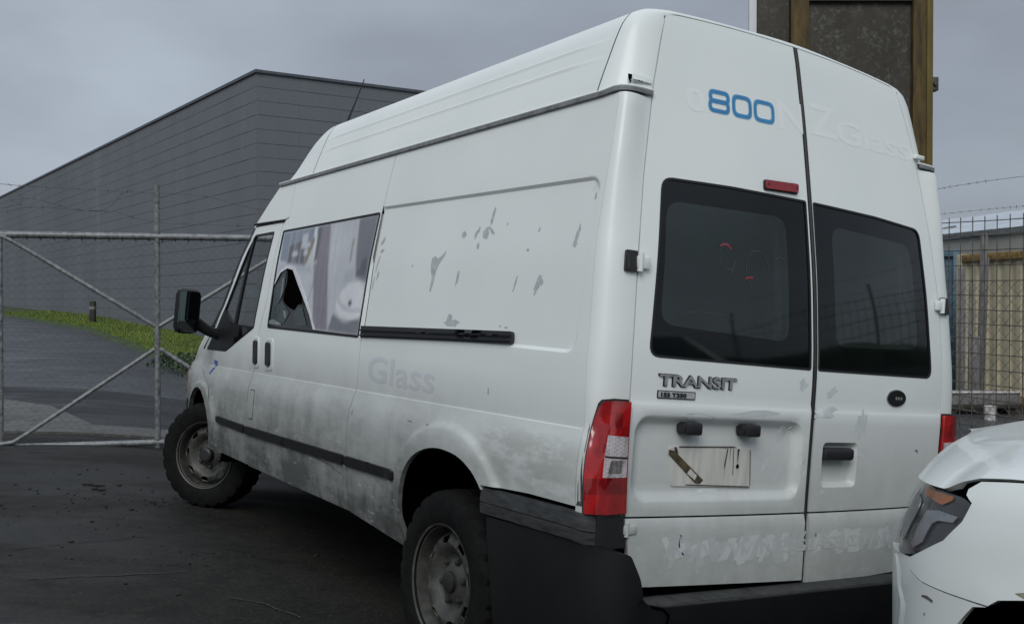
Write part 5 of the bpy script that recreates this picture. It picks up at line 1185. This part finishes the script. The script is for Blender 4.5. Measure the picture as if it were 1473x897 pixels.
# blue 800: each numeral a square-shouldered outline
def ring_glyph(mb, x0, x1, z0, z1, w, sk, mi, off, g=0.):
    o = rrect(x0 - g, x1 + g, z0 - g, z1 + g, .030 + g, 5); i = rrect(x0 + w + g * 0 - (-g if False else 0), x1 - w, z0 + w, z1 - w, .016, 4)
    i = rrect(x0 + w + (g and -0.0), x1 - w, z0 + w, z1 - w, .016, 4) if not g else rrect(x0 + w + g * 1.2, x1 - w - g * 1.2, z0 + w + g * 1.2, z1 - w - g * 1.2, .012, 4)
    f = lambda P: [(a + (b - z0) * sk, b + (a + .49) * .030) for a, b in P]
    panel('g', f(o), S_rear, BLUE, None, [f(i)], step=.03, off=off, lip=0, out=OUTR, mb=mb, mi=mi)
for k, (x0, x1) in enumerate(((-.486, -.384), (-.374, -.276), (-.268, -.160))):
    mb = MB()
    for (gg, mi, of, ww) in ((.0, 0, .0010, .017), (-.005, 1, .0014, .007)):
        if k == 0:
            ring_glyph(mb, x0 - gg * 1, x1 + gg * 1, 2.143 - gg, 2.190 + gg + .006, ww, .05, mi, of); ring_glyph(mb, x0 - gg + .004, x1 + gg + .002, 2.184 - gg - .006, 2.230 + gg, ww, .05, mi, of + .0002)
        else: ring_glyph(mb, x0 - gg, x1 + gg, 2.143 - gg, 2.230 + gg, ww, .05, mi, of)
    mb.build('blue_numeral', [BLUE, mat('deep_blue_vinyl', (.035, .20, .42), .4, noise=30, amt=.08) if k == 0 else bpy.data.materials['deep_blue_vinyl']], DL, False)
text_panel('ghost_lettering', '0', S_rear, -.60, 2.138, .085, GHOST_DIM, DL, wide=1.45, off=.0006, out=OUTR) if False else None
GH2 = mat('faint_grey_ghost', (.70, .74, .72), .5, noise=8, amt=.12)
for nm, tx, x, z, h, w_, pa, m_ in (('ghost_lettering', '0', -.585, 2.133, .085, 1.5, DL, GHOST), ('ghost_lettering', 'N', -.150, 2.150, .115, 1.35, DL, GHOST), ('ghost_lettering', 'Z', .040, 2.163, .125, 1.35, DR, GHOST), ('ghost_lettering', 'Glass', .185, 2.158, .095, 1.75, DR, GHOST)):
    text_panel(nm, tx, S_rear, x, z, h, m_, pa, wide=w_, off=.0006, out=OUTR, bold=.02, rot=.02)
# scrubbed band over the old web address
def jag(x0, x1, z0, z1, n):
    t = [(x0 + (x1 - x0) * k / n, z1 + random.uniform(-.006, .006)) for k in range(n + 1)]
    b_ = [(x0 + (x1 - x0) * k / n + random.uniform(-.004, .004), z0 + (random.uniform(.0, .03) if k % 2 else random.uniform(-.012, .006))) for k in range(n + 1)]
    return t + b_[::-1]
def strokes(x0, x1, z0, z1, n, pa):
    mb = MB()
    for k in range(n):
        cx = x0 + (x1 - x0) * (k + .5) / n + random.uniform(-.01, .01); w_ = random.uniform(.010, .022); sl = random.uniform(-.030, .030); a = z0 + random.uniform(-.012, .034); b_ = z1 + random.uniform(-.018, .010)
        pl = rounded([(cx - w_ + sl, a), (cx + w_ + sl, a + random.uniform(0, .012)), (cx + w_ - sl * .6, b_), (cx - w_ - sl * .6, b_ - random.uniform(0, .01))], .006, 2)
        panel('g', pl, S_rear, PAINT, None, step=.05, off=.0004 + .00008 * (k % 5), lip=0, out=OUTR, mb=mb, mi=random.choice((0, 0, 1)))
    mb.build('scrubbed_patch', [SCRUB_A, SCRUB_B], pa, False)
strokes(-.655, -.03, .600, .692, 30, DL); strokes(.035, .56, .610, .694, 26, DR)
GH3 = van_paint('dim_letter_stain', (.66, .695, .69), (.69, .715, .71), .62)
text_panel('ghost_lettering', 'WWW.NZGL', S_rear, -.62, .630, .044, GH3, DL, wide=1.85, off=.0011, out=OUTR, bold=.01)
text_panel('ghost_lettering', 'ASS.CO.NZ', S_rear, .045, .632, .044, GH3, DR, wide=1.6, off=.0011, out=OUTR, bold=.01)
for pl, pa in (([(-.600, .705), (-.590, .704), (-.594, .692), (-.600, .690), (-.602, .670), (-.598, .662), (-.594, .664), (-.598, .688), (-.590, .695)], DL), ([(-.585, .650), (-.575, .640), (-.578, .636), (-.588, .645)], DL), ([(.045, .690), (.050, .688), (.052, .676), (.047, .678)], DR)):
    panel('ink_mark', pl, S_rear, mat('blue_ink', (.04, .05, .16), .6, noise=30, amt=.3) if 'blue_ink' not in bpy.data.materials else bpy.data.materials['blue_ink'], pa, step=.05, off=.0016, lip=0, out=OUTR)
# pale streaky wipe marks
wm = [(-.30, 1.108, .12, .010, .05), (-.12, 1.05, .05, .02, .9), (-.04, .93, .02, .05, 0), (.06, 1.12, .06, .02, .2), (.28, 1.085, .05, .03, 1.2), (.30, .98, .03, .02, .3), (-.13, .90, .05, .012, 1.0), (-.20, .93, .04, .01, 1.1), (-.06, 1.22, .02, .02, 0), (.10, 1.20, .03, .015, .4), (-.55, 1.09, .10, .010, -.05), (.02 + .05, .83, .03, .008, .4), (-.45, .84, .06, .008, 0)]
for cx, cz, L, w, a in wm: panel('wipe_mark', blob(cx, cz, L, w, a, 16, .4), S_rear, SCRUB, DL if cx < 0 else DR, step=.04, off=.0006, lip=0, out=OUTR)
# finger drawing and red scribbles on the left window
CHALK = mat('pale_finger_line', (.055, .065, .06), .5, noise=60, amt=.3); LIP = mat('red_scribble', (.28, .03, .05), .5, noise=60, amt=.3)
def line_on(nm, pts, w, m_, pa, off=.002):
    mb = MB(); P = [np.array(p) for p in pts]; A = []
    for i, p in enumerate(P):
        d = P[min(i + 1, len(P) - 1)] - P[max(0, i - 1)]; d = d / (np.linalg.norm(d) + 1e-9); n = np.array([-d[1], d[0]]) * w
        A.append([S_rear(*(p + n)) + np.array([0, -off + .004, 0]), S_rear(*(p - n)) + np.array([0, -off + .004, 0])])
    mb.grid(np.array(A)); return mb.build(nm, m_, pa)
def circ(cx, cz, rx, rz, a0=0, a1=6.28, n=20): return [(cx + rx * math.cos(t), cz + rz * math.sin(t)) for t in np.linspace(a0, a1, n)]
line_on('finger_drawing', circ(-.430, 1.640, .038, .045, .8, 6.0), .0012, CHALK, DL); line_on('finger_drawing', [(-.40, 1.625), (-.408, 1.60), (-.415, 1.585)], .002, CHALK, DL)
line_on('finger_drawing', circ(-.290, 1.600, .055, .075, .2, 4.2), .0012, CHALK, DL); line_on('finger_drawing', circ(-.175, 1.640, .030, .025, .3, 3.5), .0012, CHALK, DL)
line_on('finger_drawing', circ(-.52, 1.42, .12, .02, .3, 2.6), .0008, CHALK, DL)
line_on('red_scribble', [(-.462, 1.672), (-.445, 1.682), (-.425, 1.678), (-.412, 1.668)], .0035, LIP, DL); line_on('red_scribble', [(-.352, 1.570), (-.335, 1.577), (-.315, 1.578)], .0035, LIP, DL)
panel('paint_chip', [(.642, .985), (.660, .992), (.672, .975), (.664, .980), (.650, .985)], S_rear, SCR, DR, step=.04, off=.0008, lip=0, out=OUTR)

# ------------------------------------------------------------------ van wheels
def tyre_mesh(R=.349, W=.205, rim=.212):
    mb = MB(); n = 96; hw = W / 2
    prof = [(rim, -hw * .86), (rim + .012, -hw * .97), (rim + .045, -hw * 1.04), (R - .055, -hw * 1.05), (R - .022, -hw * .98), (R - .010, -hw * .92)]
    tread = [(R - .003, -hw * .80), (R, -hw * .60), (R + .001, -hw * .32), (R - .008, -hw * .28), (R - .008, -hw * .22), (R + .002, -hw * .18), (R + .002, hw * .18), (R - .008, hw * .22), (R - .008, hw * .28), (R + .001, hw * .32), (R, hw * .60), (R - .003, hw * .80)]
    pr_ = prof + tread + [(r, -x) for r, x in prof[::-1]]
    def mod(i, j):
        if 3 <= j <= len(pr_) - 4:
            c = i % 4
            if j in (4, 5, 6, 7, len(pr_) - 5, len(pr_) - 6, len(pr_) - 7, len(pr_) - 8): return -.014 if c == 0 else 0
            if 9 <= j <= 14: return -.009 if (i + 2) % 4 == 0 else 0
        return 0
    lathe(mb, pr_, n, 0, mod=mod); return mb
def rim_mesh():
    """steel wheel: rolled lip, well, dished centre with slots, nuts"""
    mb = MB(); lathe(mb, [(.214, -.098), (.222, -.103), (.222, -.092), (.208, -.086), (.203, -.06), (.196, -.02), (.186, .0), (.186, .06), (.20, .09), (.214, .10)], 64, 0)
    def zd(r): return np.interp(r, [0, .045, .062, .085, .105, .125, .150, .175, .192, .20], [-.050, -.050, -.046, -.030, -.032, -.058, -.070, -.060, -.030, -.018])
    S = lambda a, b: np.stack([zd(np.hypot(a, b)), a, b], -1)
    circ_ = lambda r, n=40: [(r * math.cos(t), r * math.sin(t)) for t in np.linspace(0, 2 * math.pi, n + 1)[:-1]]
    holes = []
    for k in range(8):
        t = 2 * math.pi * k / 8 + .2; P = [(.178, -.17), (.180, 0), (.178, .17), (.148, .16), (.144, 0), (.148, -.16)]
        holes.append(rounded([(r * math.cos(t + d), r * math.sin(t + d)) for r, d in P], .008, 2))
    ex = [(r * math.cos(t), r * math.sin(t)) for r in (.05, .065, .075, .088, .1, .112, .125, .138) for t in np.linspace(0, 6.283, 41)[:-1]]
    panel('g', circ_(.199), S, RIM, None, holes, step=.022, extra=ex, lip=.006, out=(-1, 0, 0), mb=mb)
    for k in range(6):
        t = 2 * math.pi * k / 6; c = (.082 * math.cos(t), .082 * math.sin(t))
        mb.tube([(-.028, *c), (-.050, *c), (-.053, *c)], [.014, .012, .006], 6, 1)
    mb.tube([(-.03, 0, 0), (-.064, 0, 0), (-.068, 0, 0)], [.042, .040, .026], 20, 1)
    mb.tube([(.03, 0, 0), (.10, 0, 0)], [.12, .12], 24, 2)
    return mb
tm = recalc(tyre_mesh().build('tyre', TYRE)); rm = rim_mesh().build('wheel_rim', [RIM, HUB, VOID])
COL.objects.unlink(tm); COL.objects.unlink(rm); tme, rme = tm.data, rm.data; bpy.data.objects.remove(tm); bpy.data.objects.remove(rm)
STEER = math.radians(37)
for x, y, st_, fl in ((-.865, .900, 0, 0), (.865, .900, 0, 1), (-.860, 4.240, STEER, 0), (.860, 4.240, STEER * .9, 1)):
    w_ = empty('wheel', (x, y, .345), (random.uniform(0, 3), 0, st_ + (math.pi if fl else 0)), van); w_.rotation_mode = 'XYZ'
    a = put(bpy.data.objects.new('tyre', tme)); a.parent = w_; b_ = put(bpy.data.objects.new('wheel_rim', rme)); b_.parent = w_
    if y > 2 and not fl: mb = MB(); mb.tube([(-.06, 0, 0), (-.088, 0, 0), (-.096, 0, 0)], [.046, .046, .034], 20); mb.build('hub_cap', HUB, w_)

# ------------------------------------------------------------------ van nose (mostly turned away) and cab
EZ = np.array([[.28, 4.93], [.5, 4.98], [.66, 4.97], [.80, 4.86], [.92, 4.68], [1.042, 4.450], [1.15, 4.24], [1.34, 4.02], [1.52, 3.90], [1.70, 3.78], [1.853, 3.654], [2.0, 3.468], [2.085, 3.346]])
def S_front(f, z):
    """f -1..1 across the nose"""
    f = np.asarray(f, float); z = np.asarray(z, float); ye = np.interp(z, EZ[:, 0], EZ[:, 1])
    w_ = wside(ye, z) - .004; B = np.interp(z, [.28, .66, .8, .95, 1.04, 1.15, 1.34, 1.85, 2.08], [.20, .20, .28, .40, .50, .52, .34, .20, .17])
    th = (f + 1) / 2 * math.pi; x = -w_ * np.sign(np.cos(th)) * np.abs(np.cos(th)) ** .80
    return np.stack([x, ye + B * np.abs(np.sin(th)) ** .72, z + 0 * x], -1)
def nose(name, z0, z1, m_, f0=-1, f1=1, nz=14, nf=41, inn=0.):
    T_, Z_ = np.meshgrid(np.linspace(f0, f1, nf), np.linspace(z0, z1, nz), indexing='ij'); P = S_front(T_, Z_)
    mb = MB(); mb.grid(P); return recalc(mb.build(name, m_, van))
nose('front_bumper', .28, .64, BUMPER); nose('grille_panel', .645, .70, BLACK_TRIM, -.5, .5); nose('bonnet', .88, 1.145, PAINT, nz=18); nose('front_panel', .645, .877, PAINT)
gr = nose('cowl', 1.148, 1.20, BLACK_TRIM); ws = nose('windscreen', 1.203, 1.835, CABGLASS, -.97, .97, 20); nose('front_header', 1.84, 2.085, PAINT, nz=10)
for a, b_ in ((-1, -.965), (.965, 1)): nose('windscreen_pillar', 1.203, 1.84, BLACK_TRIM, a, b_, 20, 5)
for sx in (-1, 1):
    S_ = lambda a, b, sx=sx: S_front(a * -sx, b) + np.array([0, .004, 0])
    hlp = panel('headlamp', rounded([(-.93, .70), (-.62, .68), (-.60, .80), (-.90, .93)], .03, 4), S_, CLEAR, van, step=.05, off=.006, lip=.02, out=(0, 1, 0))
    panel('indicator', [(-.92, .70), (-.86, .70), (-.84, .88), (-.895, .90)], S_, AMBER, hlp, step=.05, off=.008, lip=.004, out=(0, 1, 0))
for z in (.72, .76, .80, .84): panel('grille_slat', [(-.42, z), (.42, z), (.42, z + .02), (-.42, z + .02)], S_front, BLACK_TRIM, van, step=.08, off=.008, lip=.02, out=(0, 1, 0))
# front fenders with flared arches
FA = [(4.035, .42), (3.985, .50), (3.99, .58), (4.036, .656), (4.10, .725), (4.18, .768), (4.27, .786), (4.36, .778), (4.45, .745), (4.54, .69), (4.61, .61), (4.65, .50), (4.66, .40)]
fend = [(3.893, .415), (3.893, .50), (3.913, .62), (3.992, .740), (4.08, .812), (4.175, .852), (4.335, .908), (4.392, 1.030)] + [(float(np.interp(z, EZ[:, 0], EZ[:, 1])) - .004, z) for z in (1.038, .98, .92, .86, .80, .73, .655)] + [(4.72, .655), (4.70, .40)] + FA[::-1][0:] + [(3.96, .415)]
arcf = [(4.25 + r * math.cos(t), .36 + r * math.sin(t)) for t in np.arange(0, 3.2, .04) for r in (.440, .455, .4615, .468, .4745, .481, .51)]
for S_, o_ in ((S_side, OUTL), (mirror(S_side), (1, 0, 0))):
    panel('front_fender', fend, S_, PAINT, van, step=.03, extra=arcf, lip=.03, out=o_)
    panel('front_bumper_end', [(4.725, .645), (4.96, .645), (4.97, .5), (4.93, .30), (4.73, .30), (4.735, .5)], S_, BUMPER, van, step=.05, out=o_)
# mirrors
for sx in (1, -1):
    hx, hy, hz = -1.172 * sx, 4.03, 1.285
    mh = MB(); mh.box((hx - .080, hy - .035, hz - .142), (hx + .080, hy + .045, hz + .145), 0, None, .04); m1 = mh.build('mirror_head', BLACK_TRIM, van)
    me_ = MB(); P = rrect(hx - .066, hx + .066, hz - .128, hz + .128, .03, 5)
    S_ = lambda a, b, y_=hy - .037: np.stack([a, y_ + 0 * a + .05 * (a - hx), b], -1)
    panel('mirror_glass', P, S_, FRIT if False else MIRROR, m1, step=.08, lip=.003, out=(0, -1, 0))
    panel('lower_mirror_glass', rrect(hx - .065, hx + .065, hz - .126, hz - .062, .02, 4), S_, FRIT, m1, step=.08, off=.001, lip=.001, out=(0, -1, 0))
    mb = MB(); mb.tube([(hx + sx * .07, hy + .03, hz - .07), (hx + sx * .16, hy + .03, hz - .12), (-sx * .94, hy + .03, hz - .135)], [.040, .032, .038], 12); mb.build('mirror_arm', BLACK_TRIM, van)
# cab interior
def seat(x, y, z0):
    mb = MB(); mb.box((x - .25, y - .05, z0), (x + .25, y + .45, z0 + .14), 0, None, .04)
    M_ = Matrix.Translation((x, y - .03, z0 + .10)) @ Matrix.Rotation(math.radians(14), 4, 'X')
    mb.box((-.24, -.06, 0), (.24, .08, .62), 0, M_, .045); mb.box((-.13, -.04, .66), (.13, .06, .85), 0, M_, .04); mb.build('cab_seat', CLOTH, van)
for x in (-.58, -.02 + .0, .56): seat(x, 3.35, .80)
MB().box((-.9, 4.12, .85), (.9, 4.45, 1.17), 0, None, .05).build('dashboard', BADGE_EDGE, van)
mb = MB(); c_ = np.array([.5, 4.0, 1.16]); mb.tube([c_ + np.array([.19 * math.cos(t), -.12 * math.sin(t), .15 * math.sin(t)]) for t in np.linspace(0, 6.283, 25)], .014, 8, cap=False); mb.tube([c_, c_ + [0, .2, -.12]], .03, 8); mb.tube([c_ - [.18, 0, 0], c_ + [.18, 0, 0]], .012, 6); mb.build('steering_wheel', BADGE_EDGE, van)
MB().box((-.86, 3.02, .46), (.86, 4.15, .50)).build('cab_floor', VOID, van, False)

# ------------------------------------------------------------------ the white ute whose nose shows at bottom right
UG = -.09
ute = tag(empty('ute', (0, 0, 0)), 'white ute with amber topped headlamp nosing in behind the van, cut off by the frame', 'ute')
UPAINT = mat('glossy_white_ute_paint', (.655, .69, .67), .32, noise=1.6, amt=.035, coat=.4, bump=.0)
UDIRT = mat('green_grime_smear', (.20, .195, .14), .8, noise=40, amt=.5)
OUTU = lambda a, b: np.stack([np.where(a < -.1, -.71, -.70) + 0 * a, np.where(a < -.1, -.05, -.71) + 0 * a, 0 * a], -1)
OUTM = lambda a, b: np.stack([np.where(a < -.1, -.1, .70) + 0 * a, np.where(a < -.1, .9, .71) + 0 * a, 0 * a], -1)
Sm = lambda s, z: (lambda P: P + (np.array([UB[0], UB[1], 0]) * (2 * (.92 - ((P[..., 0] - UO[0]) * UB[0] + (P[..., 1] - UO[1]) * UB[1])))[..., None]))(S_ute(s, z))
UARCHT = [(.285, .36), (.288, .66), (.305, .775), (.342, .820), (.377, .850), (.43, .875), (.52, .900), (.70, .922), (.88, .918), (1.04, .885), (1.16, .82), (1.25, .71), (1.30, .56), (1.32, .36)]
bumper_p = [(-.70, .33), (.270, .33), (.272, .66), (.290, .78), (.330, .828), (.357, .834), (.295, .839), (.142, .850), (.074, .864), (.068, .896), (-.01, .893), (-.20, .89), (-.42, .83), (-.70, .82)]
fender_p = [(.361, .838), (.377, .855), (.43, .880), (.52, .905), (.70, .927), (.88, .923), (1.045, .89), (1.165, .825), (1.255, .715), (1.305, .56), (1.32, .42), (1.40, .42), (1.40, .95), (1.37, 1.10), (1.24, 1.152), (.60, 1.125), (.385, 1.110), (.286, 1.102), (.248, 1.082), (.250, 1.069), (.281, 1.054), (.267, 1.010), (.219, .960), (.133, .922), (.074, .898), (.075, .868), (.145, .853), (.297, .843)]
hl_p = [(-.045, 1.068), (.105, 1.066), (.205, 1.064), (.242, 1.062), (.275, 1.052), (.262, 1.010), (.215, .962), (.13, .924), (.06, .904), (-.01, .892), (-.06, .900), (-.11, .95), (-.14, 1.02), (-.135, 1.062), (-.09, 1.070)]
ZS = None
for k, (S_, sgn) in enumerate(((S_ute, 1), (Sm, -1))):
    o_ = OUTU if k == 0 else OUTM
    st_ = .03 if k == 0 else .06
    arcs = [(.84 + r * math.cos(t) / .95, .40 + r * math.sin(t)) for t in np.arange(.1, 3.1, .06) for r in (.50, .53, .56, .60)]
    panel('front_bumper', bumper_p, S_, UPAINT, ute, step=st_, out=o_, lip=.02)
    panel('fender', fender_p, S_, UPAINT, ute, step=st_, extra=arcs, out=o_, lip=.025)
    lm = panel('headlamp', hl_p, S_, mat('smoked_lamp_housing', (.05, .053, .055), .2, noise=9, amt=.5, coat=1.) if k == 0 else bpy.data.materials['smoked_lamp_housing'], ute, step=.03, off=-.004, lip=.03, out=o_)
    panel('amber_indicator', rounded([(-.03, 1.064), (.04, 1.062), (.20, 1.060), (.200, 1.050), (.160, 1.036), (.10, 1.040), (.02, 1.045)], .006, 2), S_, AMBER, lm, step=.03, off=.002, lip=.003, out=o_)
    panel('silver_bezel', [(.090, 1.014), (.16, 1.022), (.250, 1.018), (.238, 1.003), (.175, 1.000), (.150, .990), (.128, .942), (.085, .922), (.066, .928), (.078, .975)], S_, mat('satin_silver_bezel', (.42, .44, .46), .3, .6, noise=30, amt=.2) if k == 0 else bpy.data.materials['satin_silver_bezel'], lm, step=.02, off=.004, lip=.003, out=o_)
    panel('lens_reflector', rounded([(-.11, .96), (-.02, .92), (.015, .99), (.0, 1.03), (-.11, 1.04)], .02, 3), S_, bpy.data.materials['satin_silver_bezel'], lm, step=.03, off=.001, lip=.002, out=o_)
    panel('clear_lamp_cover', hl_p, S_, glass('clear_lamp_cover', (.05, .055, .06), .72) if k == 0 else bpy.data.materials['clear_lamp_cover'], lm, step=.03, off=.006, lip=0, out=o_)
    panel('door', [(1.406, .42), (2.36, .42), (2.36, 1.17), (1.406, 1.158), (1.378, 1.10), (1.406, .95)], S_, UPAINT, ute, step=.10, out=o_)
    panel('rear_door', [(2.367, .42), (3.12, .42), (3.12, 1.19), (2.367, 1.16)], S_, UPAINT, ute, step=.10, out=o_)
    panel('tub_side', [(3.127, .42), (3.30, .50), (3.36, .72), (3.52, .86), (3.78, .90), (4.02, .86), (4.18, .72), (4.24, .50), (4.95, .52), (4.95, 1.20), (3.127, 1.20)], S_, UPAINT, ute, step=.10, out=o_)
    for a0_ in (1.50, 2.50): panel('handle', rounded([(a0_ + .62, 1.02), (a0_ + .80, 1.02), (a0_ + .80, 1.05), (a0_ + .62, 1.05)], .012, 3), S_, UPAINT, ute, step=.05, off=.03, lip=.03, out=o_)
for pl, m_ in (([(.150, .817), (.175, .816), (.203, .811), (.204, .818), (.180, .824), (.156, .822)], SCR), ([(.163, .781), (.169, .781), (.168, .775), (.163, .775)], SCR), ([(.40, .869), (.43, .883), (.50, .903), (.60, .916), (.58, .919), (.50, .909), (.43, .892), (.395, .877)], UDIRT)):
    panel('scrape', pl, S_ute, m_, ute, step=.05, off=.0010, lip=0, out=OUTU)
mb = MB(); A = []
for z, s0 in ((.885, -.075), (.855, -.035), (.82, -.033), (.80, -.012), (.78, .010), (.75, .004), (.716, -.012), (.64, -.03), (.5, -.04)):
    A.append([S_ute(np.array(s0 + d), np.array(z)) + np.array([-.5, -.5, 0]) * h for d, h in ((-.034, -.001), (-.014, .007), (0, .010), (.012, .006), (.045, -.002))])
mb.grid(np.array(A)); recalc(mb.build('bumper_crease', UPAINT, ute))
def U3(a, b, z): return np.array([UO[0] + a * UA[0] + b * UB[0], UO[1] + a * UA[1] + b * UB[1], z])
BS = [-.7, -.3, -.05, .17, .235, .30, .385, .7, 1.24]; BZ = [1.062, 1.062, 1.072, 1.074, 1.096, 1.110, 1.117, 1.133, 1.160]
P = []
srow = np.concatenate([np.linspace(-.70, .0, 26), np.linspace(.02, .40, 20), np.linspace(.45, 1.24, 14)])
for s_ in srow:
    ze = float(np.interp(s_, BS, BZ)); row = []; e = S_ute(np.array(s_), np.array(ze)); a_e = (e[0] - UO[0]) * UA[0] + (e[1] - UO[1]) * UA[1]; b_e = (e[0] - UO[0]) * UB[0] + (e[1] - UO[1]) * UB[1]
    c_a = float(np.interp(s_, [-.7, 0, .4, 1.24], [-.055, .20, .50, 1.10])); zc_ = float(np.interp(c_a, [-.06, .05, .3, 1.1], [1.112, 1.135, 1.160, 1.215]))
    for t in (1 - (1 - np.linspace(0, 1, 24)) ** 1.8):
        prof = 1 - (1 - t) ** 6; z = ze + (zc_ - ze) * (.62 * prof + .38 * t * (2 - t)) + .012 * math.exp(-((t - .42) / .10) ** 2) * min(1, max(0, (s_ + .1) * 3))
        a = a_e + (c_a - a_e) * t - .012 * (1 - t); b = b_e + (.92 - b_e) * t - .004 * (1 - t); row.append(U3(a, b, z))
    P.append(row)
P = np.array(P); mir = lambda Q: Q + np.array([UB[0], UB[1], 0]) * (2 * (.92 - ((Q[..., 0] - UO[0]) * UB[0] + (Q[..., 1] - UO[1]) * UB[1])))[..., None]
full = np.concatenate([P, mir(P)[:, :-1][:, ::-1]], 1)
low = full[:, :1].copy(); low[..., 2] -= .012; low += np.array([UB[0], UB[1], 0]) * .02 + np.array([UA[0], UA[1], 0]) * .015; hi_ = mir(low)
mb = MB(); mb.grid(np.concatenate([low, full, hi_], 1)); bo = mb.build('bonnet', UPAINT, ute)
_b = bmesh.new(); _b.from_mesh(bo.data); bmesh.ops.remove_doubles(_b, verts=_b.verts[:], dist=.0004); bmesh.ops.recalc_face_normals(_b, faces=_b.faces[:]); _b.to_mesh(bo.data); _b.free(); bo.data.shade_smooth()
mb = MB()
for mm in (lambda q: q, mir):
    G = []
    for s_ in np.linspace(-.7, 1.24, 40):
        ze = float(np.interp(s_, BS, BZ)); e = S_ute(np.array(s_), np.array(ze - .03)); n = np.array([UB[0], UB[1], 0]) * .014 + np.array([UA[0], UA[1], 0]) * (.02 if s_ < .2 else 0)
        G.append([e + n + [0, 0, .026], e + n * 1.1 - [0, 0, .03], e + n * 4 - [0, 0, .12]])
    mb.grid(mm(np.array(G)))
mb.grid(np.array([[U3(.10, b, 1.03), U3(.10, b, .80), U3(.2, b, .5)] for b in np.linspace(.16, 1.68, 12)])); mb.build('bonnet_gap', VOID, ute)
for S_ in (S_ute, Sm):
    mb = MB(); mb.grid(np.array([[S_(np.array(s), np.array(z)) + np.array([UA[0], UA[1], 0]) * .012 for z in (.83, .92, .98, 1.06)] for s in np.linspace(-.70, -.14, 10)])); mb.build('grille', BLACK_TRIM, ute)
for z in (.87, .91, .96, 1.01):
    mb = MB(); mb.tube([S_ute(np.array(s), np.array(z)) + [UA[0] * .02, UA[1] * .02, 0] for s in np.linspace(-.36, -.70, 8)] + [Sm(np.array(s), np.array(z)) + [UA[0] * .02, UA[1] * .02, 0] for s in np.linspace(-.70, -.36, 8)], .008, 6); mb.build('grille_bar', bpy.data.materials['satin_silver_bezel'], ute)
# cabin
def loft(name, rings, m_, cap_=False):
    mb = MB(); mb.grid(np.array(rings)); 
    return recalc(mb.build(name, m_, ute))
def cab_ring(a0, z, b0): # plan ring half way up the glass
    return [U3(a, b, z) for a, b in a0]
base = [(1.22, .06), (3.10, .05), (3.16, .92), (3.10, 1.79), (1.22, 1.78), (1.02, .92)]; top_ = [(2.02, .21), (2.92, .20), (2.96, .92), (2.92, 1.64), (2.02, 1.63), (1.86, .92)]
rb = [U3(a, b, 1.145 + .02 * (a > 2)) for a, b in base]; rt = [U3(a, b, 1.66) for a, b in top_]
for i, nm, m_ in ((0, 'side_window', FRIT), (1, 'rear_window', FRIT), (2, 'rear_window', FRIT), (3, 'side_window', FRIT), (4, 'windscreen', FRIT), (5, 'windscreen', FRIT)):
    j = (i + 1) % 6; mb = MB(); mb.add([rb[i], rb[j], rt[j], rt[i]], [(0, 1, 2, 3)]); mb.build(nm, m_, ute, False)
for i in (0, 1, 3, 4): mb = MB(); mb.tube([rb[i], (rb[i] + rt[i]) / 2 + [0, 0, .004], rt[i]], [.035, .03, .03], 8); mb.build('cab_pillar', UPAINT, ute)
mb = MB(); mb.tube([(rb[0] + rb[1]) / 2 + [0, 0, 0], (rt[0] + rt[1]) / 2], .03, 8); mb.tube([(rb[3] + rb[4]) / 2, (rt[3] + rt[4]) / 2], .03, 8); mb.build('cab_pillar', UPAINT, ute)
R0 = np.array(rt + [rt[0]]); cen = R0[:-1].mean(0)
mb = MB(); mb.grid(np.array([cen + (R0 - cen) * k + [0, 0, h] for k, h in ((1.03, -.03), (1.04, 0), (1.0, .035), (.85, .06), (.5, .085), (.02, .09))])); recalc(mb.build('cab_roof', UPAINT, ute))
mb = MB(); mb.add([U3(3.12, .06, 1.15), U3(4.95, .06, 1.15), U3(4.95, 1.78, 1.15), U3(3.12, 1.78, 1.15)], [(0, 1, 2, 3)]); mb.build('tub_cover', BLACK_TRIM, ute, False)
mb = MB(); mb.add([U3(4.95, .0, .45), U3(4.95, 1.84, .45), U3(4.95, 1.80, 1.2), U3(4.95, .04, 1.2)], [(0, 1, 2, 3)]); mb.build('tailgate', UPAINT, ute, False)
mb = MB(); mb.add([U3(1.08, .10, 1.150), U3(1.25, .06, 1.165), U3(1.25, 1.78, 1.165), U3(1.08, 1.74, 1.150)], [(0, 1, 2, 3)]); mb.build('scuttle', BLACK_TRIM, ute, False)
mb = MB(); mb.add([U3(a, b, .36) for a, b in ((.1, .2), (4.9, .2), (4.9, 1.64), (.1, 1.64))], [(0, 1, 2, 3)]); mb.build('underbody', VOID, ute, False)
tu = recalc(tyre_mesh(.375, .24, .225).build('tyre', TYRE)); tum = tu.data; bpy.data.objects.remove(tu)
for a, flip_ in ((.84, 0), (3.78, 0), (.84, 1), (3.78, 1)):
    for_b = .20 if not flip_ else 1.64; p = U3(a, for_b, 0); zc_ = float(ghz(p[0], p[1])) + .37
    w_ = empty('wheel', (p[0], p[1], zc_), (0, 0, math.atan2(UB[1], UB[0]) + (math.pi if flip_ else 0)), ute)
    t_o = put(bpy.data.objects.new('tyre', tum)); t_o.parent = w_; r_o = put(bpy.data.objects.new('wheel_rim', rme)); r_o.parent = w_
    mbw = MB(); aa = np.linspace(-.2, math.pi + .2, 20); mbw.grid(np.array([[U3(a + .50 * math.cos(t), b, .40 + .50 * math.sin(t)) for b in ((.02, .25, .5) if not flip_ else (1.82, 1.6, 1.34))] for t in aa])); mbw.build('wheel_well', VOID, ute)
    mbw = MB(); bb = .5 if not flip_ else 1.34; mbw.add([U3(a + .50 * math.cos(t), bb, .40 + .50 * math.sin(t)) for t in aa], [tuple(range(20))]); mbw.build('wheel_well_back', VOID, ute, False)
bpy.context.view_layer.update()
